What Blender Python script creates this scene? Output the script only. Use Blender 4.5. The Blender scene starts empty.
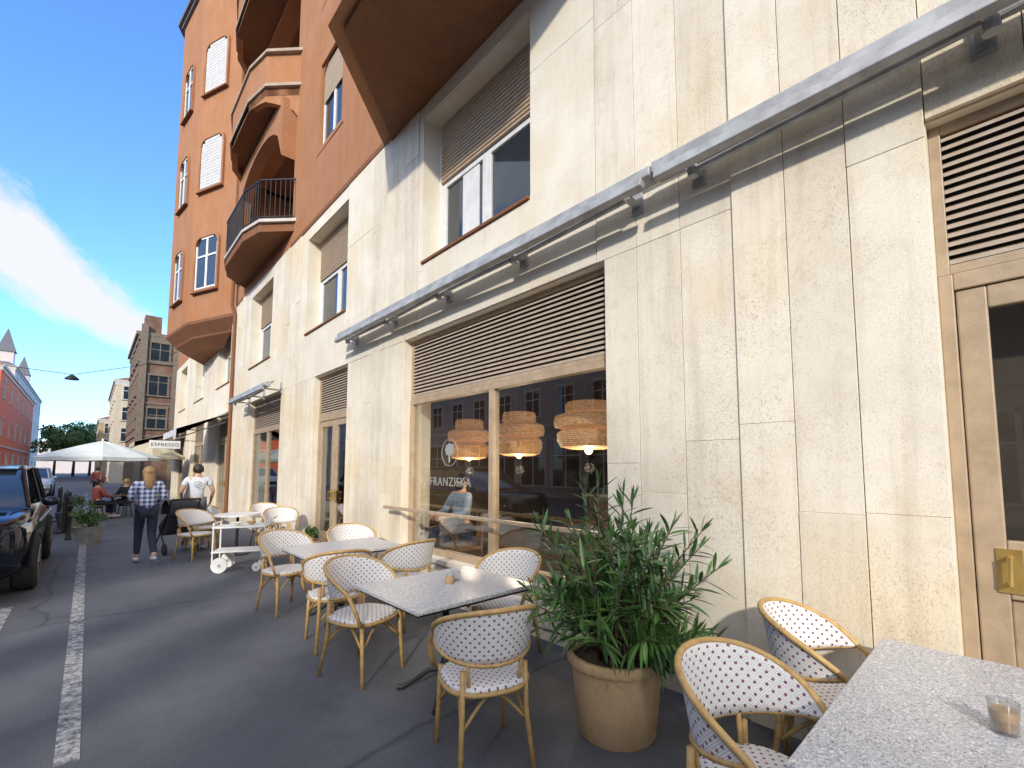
import bpy, math, random
from mathutils import Vector, Matrix, Euler
random.seed(7)
S=bpy.context.scene; COL=S.collection
R=math.radians; PI=math.pi
D=3.2
# ------------------------------------------------------------------ helpers
class MB:
    def __init__(s): s.v=[];s.f=[];s.uv={}
    def box(s,x0,x1,y0,y1,z0,z1):
        b=len(s.v)
        s.v+=[(x0,y0,z0),(x1,y0,z0),(x1,y1,z0),(x0,y1,z0),(x0,y0,z1),(x1,y0,z1),(x1,y1,z1),(x0,y1,z1)]
        s.f+=[(b+3,b+2,b+1,b),(b+4,b+5,b+6,b+7),(b,b+1,b+5,b+4),(b+1,b+2,b+6,b+5),(b+2,b+3,b+7,b+6),(b+3,b,b+4,b+7)]
        return s
    def quad(s,a,b,c,d):
        n=len(s.v); s.v+=[tuple(a),tuple(b),tuple(c),tuple(d)]; s.f.append((n,n+1,n+2,n+3)); return s
    def tube(s,pts,r,n=8,cap=True):
        pts=[Vector(p) for p in pts]; m=len(pts)
        rr=r if isinstance(r,(list,tuple)) else [r]*m
        b=len(s.v); t0=(pts[1]-pts[0]).normalized()
        u=t0.orthogonal().normalized()
        for i,p in enumerate(pts):
            if i==0: t=t0
            elif i==m-1: t=(pts[-1]-pts[-2]).normalized()
            else: t=((pts[i+1]-p).normalized()+(p-pts[i-1]).normalized()).normalized()
            u=(u-t*u.dot(t)).normalized(); w=t.cross(u)
            for k in range(n):
                a=2*PI*k/n; q=p+(u*math.cos(a)+w*math.sin(a))*rr[i]; s.v.append(tuple(q))
        for i in range(m-1):
            for k in range(n):
                k2=(k+1)%n; s.f.append((b+i*n+k,b+i*n+k2,b+(i+1)*n+k2,b+(i+1)*n+k))
        if cap:
            s.f.append(tuple(b+k for k in range(n))[::-1]); s.f.append(tuple(b+(m-1)*n+k for k in range(n)))
        return s
    def lathe(s,prof,n=24,c=(0,0,0),axis='z'):
        b=len(s.v)
        for r,z in prof:
            for k in range(n):
                a=2*PI*k/n; x=r*math.cos(a); y=r*math.sin(a)
                p=(x,y,z) if axis=='z' else ((z,x,y) if axis=='x' else (x,z,y))
                s.v.append((c[0]+p[0],c[1]+p[1],c[2]+p[2]))
        for i in range(len(prof)-1):
            for k in range(n):
                k2=(k+1)%n; s.f.append((b+i*n+k,b+i*n+k2,b+(i+1)*n+k2,b+(i+1)*n+k))
        return s
    def prism(s,poly,z0,z1):
        n=len(poly);b=len(s.v)
        s.v+=[(x,y,z0) for x,y in poly]+[(x,y,z1) for x,y in poly]
        s.f.append(tuple(range(b+n-1,b-1,-1))); s.f.append(tuple(range(b+n,b+2*n)))
        for k in range(n):
            k2=(k+1)%n; s.f.append((b+k,b+k2,b+n+k2,b+n+k))
        return s
    def loft(s,rings,cap=True,closed=True):
        b=len(s.v);n=len(rings[0])
        for r in rings: s.v+=[tuple(p) for p in r]
        for i in range(len(rings)-1):
            for k in range(n if closed else n-1):
                k2=(k+1)%n; s.f.append((b+i*n+k,b+i*n+k2,b+(i+1)*n+k2,b+(i+1)*n+k))
        if cap:
            s.f.append(tuple(b+k for k in range(n))[::-1]); s.f.append(tuple(b+(len(rings)-1)*n+k for k in range(n)))
        return s
    def ell(s,c,r,n=12,m=8):
        prof=[(max(.001,math.sin(PI*i/m)),-math.cos(PI*i/m)) for i in range(m+1)]
        b=len(s.v); s.lathe(prof,n)
        for i in range(b,len(s.v)):
            x,y,z=s.v[i]; s.v[i]=(c[0]+x*r[0],c[1]+y*r[1],c[2]+z*r[2])
        return s
    def build(s,name,mat,parent=None,smooth=False,bevel=0,loc=None,fixn=True):
        me=bpy.data.meshes.new(name); me.from_pydata(s.v,[],s.f); me.update()
        if s.uv:
            l=me.uv_layers.new(name='UVMap')
            for lp in me.loops: l.data[lp.index].uv=s.uv.get(lp.vertex_index,(0,0))
        if fixn:
            import bmesh
            bm=bmesh.new(); bm.from_mesh(me); bmesh.ops.recalc_face_normals(bm,faces=bm.faces); bm.to_mesh(me); bm.free()
        if smooth:
            me.polygons.foreach_set('use_smooth',[True]*len(me.polygons))
            if smooth!='all' and hasattr(me,'set_sharp_from_angle'): me.set_sharp_from_angle(angle=R(40))
        me.materials.append(mat)
        o=bpy.data.objects.new(name,me); COL.objects.link(o)
        if parent: o.parent=parent
        if loc: o.location=loc
        if bevel:
            m=o.modifiers.new('Bevel','BEVEL'); m.width=bevel; m.segments=2; m.limit_method='ANGLE'
        return o
def tag(o,label=None,cat=None,group=None,kind=None):
    if label:o['label']=label
    if cat:o['category']=cat
    if group:o['group']=group
    if kind:o['kind']=kind
    return o
def empty(name,loc=(0,0,0),rz=0,parent=None):
    o=bpy.data.objects.new(name,None); COL.objects.link(o); o.location=loc; o.rotation_euler=(0,0,rz); o.empty_display_size=.1
    if parent:o.parent=parent
    return o
def copy_tree(o,parent=None):
    c=o.copy(); COL.objects.link(c); c.parent=parent
    for ch in list(o.children): copy_tree(ch,c)
    return c
# ------------------------------------------------------------------ materials
def new(name):
    m=bpy.data.materials.new(name); m.use_nodes=True; nt=m.node_tree; return m,nt,nt.nodes['Principled BSDF'],nt.nodes.new,nt.links.new
def rgb(c): return (c[0],c[1],c[2],1)
def ramp(nt,fac,p0,p1,c0=(0,0,0),c1=(1,1,1)):
    r=nt.nodes.new('ShaderNodeValToRGB'); e=r.color_ramp.elements
    e[0].position=p0;e[1].position=p1;e[0].color=rgb(c0);e[1].color=rgb(c1); nt.links.new(fac,r.inputs[0]); return r.outputs[0]
def noise(nt,scale,detail=4,vec=None,rough=.55):
    n=nt.nodes.new('ShaderNodeTexNoise'); n.inputs['Scale'].default_value=scale; n.inputs['Detail'].default_value=detail; n.inputs['Roughness'].default_value=rough
    if vec is None:
        tc=nt.nodes.new('ShaderNodeTexCoord'); vec=tc.outputs['Object']
    nt.links.new(vec,n.inputs['Vector']); return n.outputs['Fac']
def mapped(nt,sc):
    tc=nt.nodes.new('ShaderNodeTexCoord'); mp=nt.nodes.new('ShaderNodeMapping'); mp.inputs['Scale'].default_value=sc; nt.links.new(tc.outputs['Object'],mp.inputs[0]); return mp.outputs[0]
def mixc(nt,fac,a,b,mode='MIX'):
    m=nt.nodes.new('ShaderNodeMix'); m.data_type='RGBA'; m.blend_type=mode
    for sock,v in ((m.inputs[0],fac),(m.inputs[6],a),(m.inputs[7],b)):
        if isinstance(v,(int,float)): sock.default_value=v
        elif isinstance(v,(tuple,list)): sock.default_value=rgb(v)
        else: nt.links.new(v,sock)
    return m.outputs[2]
def mth(nt,op,a,b=None):
    m=nt.nodes.new('ShaderNodeMath'); m.operation=op
    for i,v in enumerate((a,b)):
        if v is None: continue
        if isinstance(v,(int,float)): m.inputs[i].default_value=v
        else: nt.links.new(v,m.inputs[i])
    return m.outputs[0]
def bump(nt,bs,h,strength,dist=.01):
    b=nt.nodes.new('ShaderNodeBump'); b.inputs['Strength'].default_value=strength; b.inputs['Distance'].default_value=dist
    nt.links.new(h,b.inputs['Height']); nt.links.new(b.outputs[0],bs.inputs['Normal'])
def pm(name,c1,c2=None,scale=6,rough=.6,bmp=0,bscale=60,metal=0,spec=.5,island=0):
    m,nt,bs,N,L=new(name)
    if c2 is None: c2=tuple(x*.75 for x in c1)
    col=mixc(nt,ramp(nt,noise(nt,scale),.35,.65),c1,c2)
    if island:
        g=N('ShaderNodeNewGeometry'); v=mth(nt,'MULTIPLY_ADD',g.outputs['Random Per Island'],island)
        nt.nodes[-1].inputs[2].default_value=1-island/2
        h=N('ShaderNodeHueSaturation'); L(v,h.inputs['Value']); L(col,h.inputs['Color']); col=h.outputs[0]
    L(col,bs.inputs['Base Color']); bs.inputs['Roughness'].default_value=rough; bs.inputs['Metallic'].default_value=metal
    bs.inputs['Specular IOR Level'].default_value=spec
    if bmp: bump(nt,bs,noise(nt,bscale,3),bmp)
    return m
def stone(name,base,dark,pit=.6,bs_=.5,isl=.18,trav=False):
    m,nt,bs,N,L=new(name)
    a=ramp(nt,noise(nt,1.6,6,None,.65),.35,.7); c=mixc(nt,a,base,tuple(x*.86 for x in base))
    w=ramp(nt,noise(nt,.8,6,None,.6),.46,.72); c=mixc(nt,w,c,(base[0]*.95,base[1]*.86,base[2]*.70))
    pv=mapped(nt,(1.2,1.2,.9)) if trav else None
    p=ramp(nt,noise(nt,30 if not trav else 85,6,pv,.65),.52,.66)
    area=ramp(nt,noise(nt,1.7,9,None,.75),.38,.64)
    if trav: area=mth(nt,'MAXIMUM',area,.2)
    pf=mth(nt,'MULTIPLY',p,area); pf=mth(nt,'MULTIPLY',pf,pit); c=mixc(nt,pf,c,dark)
    p2=ramp(nt,noise(nt,200,3,pv,.6),.55,.70); pf2=mth(nt,'MULTIPLY',p2,pit*.6); c=mixc(nt,pf2,c,dark)
    if trav:
        bl=ramp(nt,noise(nt,7,9,None,.78),.52,.72); c=mixc(nt,mth(nt,'MULTIPLY',bl,.38),c,(base[0]*.62,base[1]*.52,base[2]*.40))
    st=ramp(nt,noise(nt,1.4,5,mapped(nt,(5,5,.35)),.65),.50,.80); c=mixc(nt,mth(nt,'MULTIPLY',st,.42*pit+.08),c,dark)
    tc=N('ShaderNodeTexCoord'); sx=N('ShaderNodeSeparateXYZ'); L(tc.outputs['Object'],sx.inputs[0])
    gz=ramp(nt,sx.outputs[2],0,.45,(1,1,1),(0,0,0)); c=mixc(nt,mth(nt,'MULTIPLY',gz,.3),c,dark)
    g=N('ShaderNodeNewGeometry'); v=N('ShaderNodeMath'); v.operation='MULTIPLY_ADD'; L(g.outputs['Random Per Island'],v.inputs[0]); v.inputs[1].default_value=isl; v.inputs[2].default_value=1-isl*.6
    h=N('ShaderNodeHueSaturation'); L(v.outputs[0],h.inputs['Value']); L(c,h.inputs['Color'])
    L(h.outputs[0],bs.inputs['Base Color']); bs.inputs['Roughness'].default_value=.85; bs.inputs['Specular IOR Level'].default_value=.15
    hh=mth(nt,'SUBTRACT',mth(nt,'MULTIPLY',noise(nt,60 if trav else 34,6,pv,.7),.5),mth(nt,'MULTIPLY',pf,.4)); bump(nt,bs,hh,bs_,.008)
    return m
M={}
M['rough']=stone('rough_stone',(.84,.76,.62),(.36,.265,.165),.75,.45,.14,True)
M['smooth']=stone('smooth_stone',(.82,.75,.62),(.46,.37,.26),.3,.15,.06)
M['plaster']=stone('plaster',(.80,.73,.60),(.48,.40,.29),.25,.1,.04)
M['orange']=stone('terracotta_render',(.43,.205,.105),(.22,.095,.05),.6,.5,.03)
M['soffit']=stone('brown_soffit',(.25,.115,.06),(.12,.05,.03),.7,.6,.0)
M['white']=pm('white_paint',(.80,.79,.76),(.70,.68,.64),8,.5)
M['shutter']=pm('pale_closed_shutter',(.60,.57,.54),(.50,.47,.44),8,.6)
M['trim']=pm('pale_trim',(.60,.55,.47),(.50,.45,.38),5,.7,.2,40)
M['edge']=pm('weathered_balcony_edge',(.42,.33,.25),(.32,.24,.18),5,.8,.3,40)
M['darktrim']=pm('brown_stone_trim',(.22,.17,.12),(.17,.13,.09),5,.7,.2,40)
M['taupe']=pm('taupe_wood',(.46,.34,.22),(.37,.27,.17),9,.45,.15,80)
M['slat']=pm('slat_brown',(.50,.40,.30),(.41,.325,.24),12,.55)
M['shade']=pm('blind_brown',(.50,.37,.24),(.42,.31,.20),12,.6)
M['dark']=pm('dark_void',(.03,.025,.02),(.04,.032,.025),3,.8)
M['black']=pm('black_iron',(.018,.018,.02),(.03,.03,.03),20,.4,.15,90,.3)
M['blackcloth']=pm('black_cloth',(.015,.015,.018),(.03,.03,.035),30,.9,.3,150)
M['brass']=pm('brass',(.70,.48,.15),(.58,.38,.11),14,.35,0,10,.8)
M['alu']=pm('weathered_aluminium',(.46,.46,.45),(.31,.305,.295),7,.5,.2,50,.15)
M['rattan']=pm('rattan_tube',(.56,.36,.13),(.42,.245,.08),25,.4,.1,60)
M['pot']=stone('clay_pot',(.60,.42,.24),(.28,.16,.08),.8,.35,0)
M['concrete']=pm('concrete',(.36,.34,.30),(.25,.23,.20),8,.85,.4,60)
M['soil']=pm('soil',(.05,.035,.02),(.09,.06,.04),40,.95,.8,60)
M['leaf']=pm('oleander_leaf',(.042,.12,.028),(.095,.175,.045),5,.36,0,10,0,.5,.9)
M['leaf2']=pm('tree_leaf',(.05,.10,.025),(.09,.14,.035),2,.6,0,10,0,.3,.8)
M['bark']=pm('bark',(.14,.10,.06),(.09,.06,.04),12,.9,.6,40)
M['brick']=pm('red_render',(.80,.18,.06),(.68,.14,.05),2,.8)
M['roof']=pm('roof_tile',(.28,.11,.07),(.20,.08,.05),6,.8,.4,20)
M['slate']=pm('grey_roof',(.16,.16,.17),(.12,.12,.13),6,.7,.3,20)
M['cream']=pm('cream_render',(.62,.52,.36),(.54,.44,.30),3,.85)
M['pink']=pm('pale_pink_render',(.70,.60,.54),(.64,.53,.47),3,.85)
M['ochre']=pm('ochre_render',(.50,.36,.17),(.44,.30,.14),3,.85)
M['greyr']=pm('grey_render',(.44,.42,.38),(.36,.34,.31),3,.85)
M['brown_brick']=pm('brown_brick',(.15,.075,.045),(.24,.14,.09),1.5,.85,.4,20)
M['skin']=pm('skin',(.58,.35,.25),(.53,.31,.21),10,.5)
M['blond']=pm('blond_hair',(.38,.23,.10),(.24,.14,.055),40,.5,.5,90)
M['darkhair']=pm('dark_hair',(.02,.014,.010),(.03,.02,.014),40,.5,.5,90)
M['jeans']=pm('dark_jeans',(.018,.024,.045),(.026,.034,.06),20,.85,.3,120)
M['shorts']=pm('grey_shorts',(.10,.10,.11),(.07,.07,.08),20,.85)
M['tee']=pm('white_cotton',(.66,.67,.70),(.56,.57,.60),6,.85,.2,40)
M['print']=pm('faded_grey_print',(.34,.35,.38),(.28,.29,.32),30,.85)
M['blueshirt']=pm('pale_blue_cotton',(.26,.33,.43),(.21,.27,.37),6,.85)
M['redshirt']=pm('red_cotton',(.45,.10,.08),(.35,.07,.06),6,.85)
M['shoe']=pm('white_shoe',(.6,.6,.6),(.45,.45,.45),10,.6)
M['canvas']=pm('umbrella_canvas',(.68,.72,.69),(.60,.64,.62),4,.85,.1,60)
M['canvas2']=pm('beige_canvas',(.55,.48,.33),(.47,.41,.28),4,.85,.1,60)
M['wood']=pm('table_wood',(.22,.12,.055),(.16,.085,.04),10,.5)
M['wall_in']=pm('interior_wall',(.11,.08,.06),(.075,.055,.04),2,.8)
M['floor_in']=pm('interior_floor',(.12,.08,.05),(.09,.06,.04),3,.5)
M['carpaint']=pm('dark_blue_car_paint',(.008,.013,.028),(.010,.015,.032),2,.10,0,10,.4,.8)
M['silver']=pm('silver_car_paint',(.35,.36,.37),(.33,.34,.35),2,.2,0,10,.6,.8)
M['rubber']=pm('tyre_rubber',(.02,.02,.02),(.03,.03,.03),20,.85)
M['rim']=pm('alloy_rim',(.35,.35,.36),(.28,.28,.29),20,.3,0,10,.8)
M['lens']=pm('lamp_lens',(.6,.62,.65),(.5,.52,.55),20,.08,0,10,.2,.9)
M['plate']=pm('number_plate_white',(.7,.7,.7),(.62,.62,.62),10,.5)
M['etch']=pm('pale_window_lettering',(.32,.33,.32),(.27,.28,.27),10,.7)
def weave():
    m,nt,bs,N,L=new('white_weave_with_plum_dots')
    tc=N('ShaderNodeTexCoord'); s=N('ShaderNodeSeparateXYZ'); L(tc.outputs['UV'],s.inputs[0])
    k=PI/.023
    su=mth(nt,'SINE',mth(nt,'MULTIPLY',s.outputs[0],k)); sv=mth(nt,'SINE',mth(nt,'MULTIPLY',s.outputs[1],k))
    d=mth(nt,'GREATER_THAN',mth(nt,'MULTIPLY',su,sv),.66)
    c=mixc(nt,noise(nt,30),(.88,.86,.82),(.78,.75,.70)); c=mixc(nt,d,c,(.23,.085,.11))
    k2=PI/.0065
    h=mth(nt,'MULTIPLY',mth(nt,'SINE',mth(nt,'MULTIPLY',s.outputs[0],k2)),mth(nt,'SINE',mth(nt,'MULTIPLY',s.outputs[1],k2)))
    gap=mth(nt,'LESS_THAN',h,-.72); c=mixc(nt,mth(nt,'MULTIPLY',gap,.45),c,(.25,.2,.17))
    L(c,bs.inputs['Base Color']); bs.inputs['Roughness'].default_value=.5; bump(nt,bs,h,.5,.003); return m
M['weave']=weave()
def granite():
    m,nt,bs,N,L=new('speckled_granite')
    c=mixc(nt,ramp(nt,noise(nt,150,3,None,.7),.40,.60),(.34,.34,.345),(.66,.655,.64)); c=mixc(nt,ramp(nt,noise(nt,70,3,None,.7),.57,.63),c,(.80,.77,.72)); c=mixc(nt,ramp(nt,noise(nt,105,3,None,.8),.57,.62),c,(.10,.10,.105))
    L(c,bs.inputs['Base Color']); bs.inputs['Roughness'].default_value=.3; bump(nt,bs,noise(nt,150),.05); return m
M['granite']=granite()
def asphalt():
    m,nt,bs,N,L=new('asphalt')
    c=mixc(nt,ramp(nt,noise(nt,.7,6,None,.65),.35,.68),(.074,.077,.087),(.115,.119,.130))
    c=mixc(nt,ramp(nt,noise(nt,2.2,6),.5,.75),c,(.064,.067,.076))
    c=mixc(nt,ramp(nt,noise(nt,220,2),.6,.68),c,(.24,.24,.24)); c=mixc(nt,ramp(nt,noise(nt,160,2),.6,.7),c,(.03,.03,.033))
    c=mixc(nt,ramp(nt,noise(nt,9,5,None,.7),.66,.72),c,(.038,.039,.043))
    v=N('ShaderNodeTexVoronoi'); v.feature='DISTANCE_TO_EDGE'; v.inputs['Scale'].default_value=.33
    tc=N('ShaderNodeTexCoord'); nz=N('ShaderNodeTexNoise'); nz.inputs['Scale'].default_value=1.2; nz.inputs['Detail'].default_value=6; L(tc.outputs['Object'],nz.inputs['Vector'])
    mv=mixc(nt,.25,tc.outputs['Object'],nz.outputs['Color']); L(mv,v.inputs['Vector'])
    cr=ramp(nt,v.outputs['Distance'],0,.006,(1,1,1),(0,0,0)); c=mixc(nt,mth(nt,'MULTIPLY',cr,.6),c,(.02,.02,.022))
    L(c,bs.inputs['Base Color']); bs.inputs['Roughness'].default_value=.75; bump(nt,bs,noise(nt,120,4),.5,.006); return m
M['asphalt']=asphalt()
def worn():
    m,nt,bs,N,L=new('worn_white_road_paint')
    bs.inputs['Base Color'].default_value=(.40,.40,.39,1); bs.inputs['Roughness'].default_value=.7
    t=N('ShaderNodeBsdfTransparent'); x=N('ShaderNodeMixShader')
    f=ramp(nt,noise(nt,17,10,None,.8),.44,.60); L(f,x.inputs[0]); L(bs.outputs[0],x.inputs[1]); L(t.outputs[0],x.inputs[2]); L(x.outputs[0],nt.nodes['Material Output'].inputs[0]); return m
M['worn']=worn()
def glass(name,tint,lo,hi):
    m,nt,bs,N,L=new(name)
    t=N('ShaderNodeBsdfTransparent'); t.inputs[0].default_value=rgb(tint); g=N('ShaderNodeBsdfGlossy'); g.inputs['Roughness'].default_value=.01
    lw=N('ShaderNodeLayerWeight'); lw.inputs[0].default_value=.35
    f=ramp(nt,lw.outputs['Facing'],0,1,(lo,)*3,(hi,)*3); x=N('ShaderNodeMixShader'); L(f,x.inputs[0]); L(t.outputs[0],x.inputs[1]); L(g.outputs[0],x.inputs[2]); L(x.outputs[0],nt.nodes['Material Output'].inputs[0]); return m
M['glass']=glass('shop_glass',(.92,.94,.94),.07,.45)
M['cup']=glass('drinking_glass',(.9,.92,.92),.05,.6)
M['pane']=pm('dark_reflecting_pane',(.03,.04,.05),(.02,.028,.035),2,.03,0,10,0,1.0)
M['coffee']=pm('milky_coffee',(.42,.24,.11),(.55,.38,.22),20,.4)
def wicker():
    m,nt,bs,N,L=new('woven_wicker')
    tc=N('ShaderNodeTexCoord'); s=N('ShaderNodeSeparateXYZ'); L(tc.outputs['Object'],s.inputs[0])
    h=mth(nt,'SINE',mth(nt,'MULTIPLY',s.outputs[2],300)); c=mixc(nt,ramp(nt,h,.2,.8),(.62,.33,.14),(.38,.19,.075)); c=mixc(nt,ramp(nt,noise(nt,60,3),.5,.6),c,(.25,.12,.045))
    L(c,bs.inputs['Base Color']); bs.inputs['Roughness'].default_value=.6
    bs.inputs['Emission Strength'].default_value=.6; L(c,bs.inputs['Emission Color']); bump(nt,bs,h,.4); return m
M['wicker']=wicker()
def emis(name,c,s):
    m,nt,bs,N,L=new(name); bs.inputs['Base Color'].default_value=rgb(c); bs.inputs['Emission Color'].default_value=rgb(c); bs.inputs['Emission Strength'].default_value=s; return m
M['bulb']=emis('warm_bulb',(1,.75,.35),6)
def plaid():
    m,nt,bs,N,L=new('blue_plaid_cotton')
    tc=N('ShaderNodeTexCoord'); s=N('ShaderNodeSeparateXYZ'); L(tc.outputs['Object'],s.inputs[0])
    k=2*PI/.075
    a=mth(nt,'GREATER_THAN',mth(nt,'SINE',mth(nt,'MULTIPLY',s.outputs[0],k)),0); b=mth(nt,'GREATER_THAN',mth(nt,'SINE',mth(nt,'MULTIPLY',s.outputs[2],k)),0)
    f=mth(nt,'MULTIPLY',mth(nt,'ADD',a,b),.5); c=mixc(nt,f,(.62,.66,.75),(.03,.06,.20)); L(c,bs.inputs['Base Color']); bs.inputs['Roughness'].default_value=.85; return m
M['plaid']=plaid()
# ------------------------------------------------------------------ ground
tag(MB().quad((-300,-120,0),(300,-120,0),(300,700,0),(-300,700,0)).build('street_ground',M['asphalt']),kind='structure')
mb=MB()
y=.4
while y<40:
    mb.quad((-.055,y,.004),(.05,y,.004),(.05,y+3.1,.004),(-.055,y+3.1,.004)); y+=3.2
tag(mb.build('road_marking',M['worn']),kind='structure')
mb=MB(); mb.quad((-.66,3,.004),(-.55,3,.004),(-.55,8.0,.004),(-.66,8.0,.004))
tag(mb.build('parking_bay_marking',M['worn']),kind='structure')
# ------------------------------------------------------------------ main building
B=empty('apartment_building',(0,0,0)); tag(B,'stone and terracotta apartment house with cafe shopfronts along the pavement','building')
def wallgrid(m,y0,y1,z0,z1,ops,x0,x1):
    ys=sorted(ops); c=y0
    for (a,b,lo,hi) in ys:
        if a>c: m.box(x0,x1,c,a,z0,z1)
        if lo>z0: m.box(x0,x1,a,b,z0,lo)
        if hi<z1: m.box(x0,x1,a,b,hi,z1)
        c=b
    if c<y1: m.box(x0,x1,c,y1,z0,z1)
LOW=[(-1.35,.22,0,3.45),(2.32,5.78,.5,3.40),(7.73,9.35,0,3.40),(11.5,14.3,.5,3.40),(16.8,18.9,0,3.4),(21.2,24.0,.5,3.4),(26.2,28.4,0,3.4)]
UP=[(3.25,5.35),(7.9,10.0),(12.55,14.65),(17.1,19.2),(21.8,23.9),(26.4,28.5)]
m=MB(); wallgrid(m,-6,30,0,3.9,LOW,D,D+.42); wallgrid(m,-6,30,3.9,6.75,[(a,b,4.37,6.45) for a,b in UP],D,D+.42)
m.build('wall',M['plaster'],B)
m=MB(); m.box(D+.42,14,-6,1.6,0,6.7); m.box(D+.42,14,29.6,30,0,17); m.box(9.5,14,1.6,29.6,0,6.7); m.box(D+.42,9.5,1.6,29.6,3.7,3.95)
m.box(D+.42,9.5,7.2,7.4,0,3.7); m.box(D+.42,9.5,1.6,1.8,0,3.7)
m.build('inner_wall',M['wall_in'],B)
def slabs(m,ys,z0,z1,x,hs=(1.9,3.3),th=.03):
    for i in range(len(ys)-1):
        z=z0; first=True
        while z<z1-.01:
            h=random.uniform(*hs)*(random.uniform(.5,1) if first else 1); first=False
            t=min(z1,z+h)
            if z1-t<.5:t=z1
            j=random.uniform(-.004,.004)
            m.box(x-th+j,x-.001,ys[i]+.0022,ys[i+1]-.0022,z+.0006,t-.0006); z=t
def cols(a,b,w=.36):
    n=max(1,round((b-a)/w)); return [a+(b-a)*i/n for i in range(n+1)]
def clad(ys,z0,z1,x=D,back=None,**k):
    m=MB()
    if back: m.box(*back)
    slabs(m,ys,z0,z1,x,**k); m.build('stone_cladding',M['rough'],B,bevel=.003)
clad([.22,.57,.90,1.23],0,6.75,D-.022,(D-.022,D-.001,.225,1.225,0,6.74))
clad([1.23,1.62,2.0,2.32],0,3.4); clad([1.23,1.62,2.0,2.40],3.401,6.75)
clad(cols(-3.2,-1.35),0,6.75)
for a,b in ((5.78,7.73),(9.35,11.5),(14.3,16.8),(18.9,21.2),(24.0,26.2),(28.4,30)): clad(cols(a,b,.32),0,3.4)
for a,b in ((5.48,6.9),(10.4,11.6),(15.0,16.2),(19.6,20.9),(24.3,25.6),(28.9,30)): clad(cols(a,b,.32),3.401,6.75)
for k,(a,b) in enumerate(UP):
    m=MB()
    lo=2.41 if k==0 else ((5.48,10.4,15.0,19.6,24.3)[k-1]+(1.42,1.2,1.2,1.3,1.3)[k-1])
    hi=(5.47,10.39,14.99,19.59,24.29,28.89)[k]
    slabs(m,[lo,a-.002],3.41,6.75,D,(1.3,1.7),.022)
    if hi-b>.08: slabs(m,[b+.002,hi],3.41,6.75,D,(1.3,1.7),.022)
    slabs(m,[a,(a+b)/2,b],3.41,4.365,D,(.97,.97),.022)
    slabs(m,[a,(a+b)/2,b],6.455,6.75,D,(.5,.5),.022)
    m.build('smooth_panels',M['smooth'],B,bevel=.003)
clad([-1.35,-.9,-.55,-.15,.22],3.46,6.75)
# louvre band
def louvre(parent,y0,y1,z0,z1,x,n):
    fr=MB()
    fr.box(x-.03,x+.03,y0,y0+.05,z0,z1).box(x-.03,x+.03,y1-.05,y1,z0,z1).box(x-.03,x+.03,y0+.05,y1-.05,z0,z0+.05).box(x-.03,x+.03,y0+.05,y1-.05,z1-.05,z1)
    o=fr.build('louvre_frame',M['taupe'],parent,bevel=.004)
    s=MB(); h=(z1-z0-.1)/n
    for i in range(n):
        z=z0+.05+h*i
        s.loft([[(x-.026,yy,z+h*.08),(x-.026,yy,z+h*.40),(x+.012,yy,z+h*.98),(x+.012,yy,z+h*.80)] for yy in (y0+.051,y1-.051)])
    s.build('slats',M['slat'],o); MB().box(x+.032,x+.04,y0,y1,z0,z1).build('backing',M['dark'],o)
    return o
def shopwindow(y0,y1,zs,zt,zl,x,mull,name='shop_window',n=15):
    r=empty(name,(0,0,0),0,B)
    louvre(r,y0,y1,zl,zt,x,n)
    f=MB(); w=.07
    f.box(x-.04,x+.05,y0,y0+w,zs,zl-.002).box(x-.04,x+.05,y1-w,y1,zs,zl-.002).box(x-.04,x+.05,y0+w,y1-w,zl-w,zl-.002).box(x-.04,x+.05,y0+w,y1-w,zs,zs+w)
    for q in mull: f.box(x-.045,x+.05,q-.04,q+.04,zs+w,zl-w)
    f.build('window_frame',M['taupe'],r,bevel=.005)
    e=[y0+w]+[q for q in mull]+[y1-w]
    for i in range(len(e)-1):
        MB().box(x-.004,x+.004,e[i],e[i+1],zs+w*.5,zl-w*.5).build('pane',M['glass'],r)
    return r
sw=shopwindow(2.32,5.78,.5,3.40,2.56,D+.12,[3.98])
MB().box(D-.05,D+.16,2.325,5.775,.44,.499).build('window_sill',M['trim'],B,bevel=.006)
rb=MB(); rb.box(D-.19,D-.15,2.2,6.0,1.05,1.09)
rb.build('timber_rail',M['taupe'],B,bevel=.008)
for q in (2.4,4.0,5.85): MB().tube([(D-.02,q,1.06),(D-.16,q,1.06)],.012,6).build('rail_bracket',M['black'],B)
shopwindow(11.5,14.3,.5,3.40,2.6,D+.12,[12.9]); shopwindow(21.2,24,.5,3.4,2.6,D+.12,[22.6])
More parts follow.
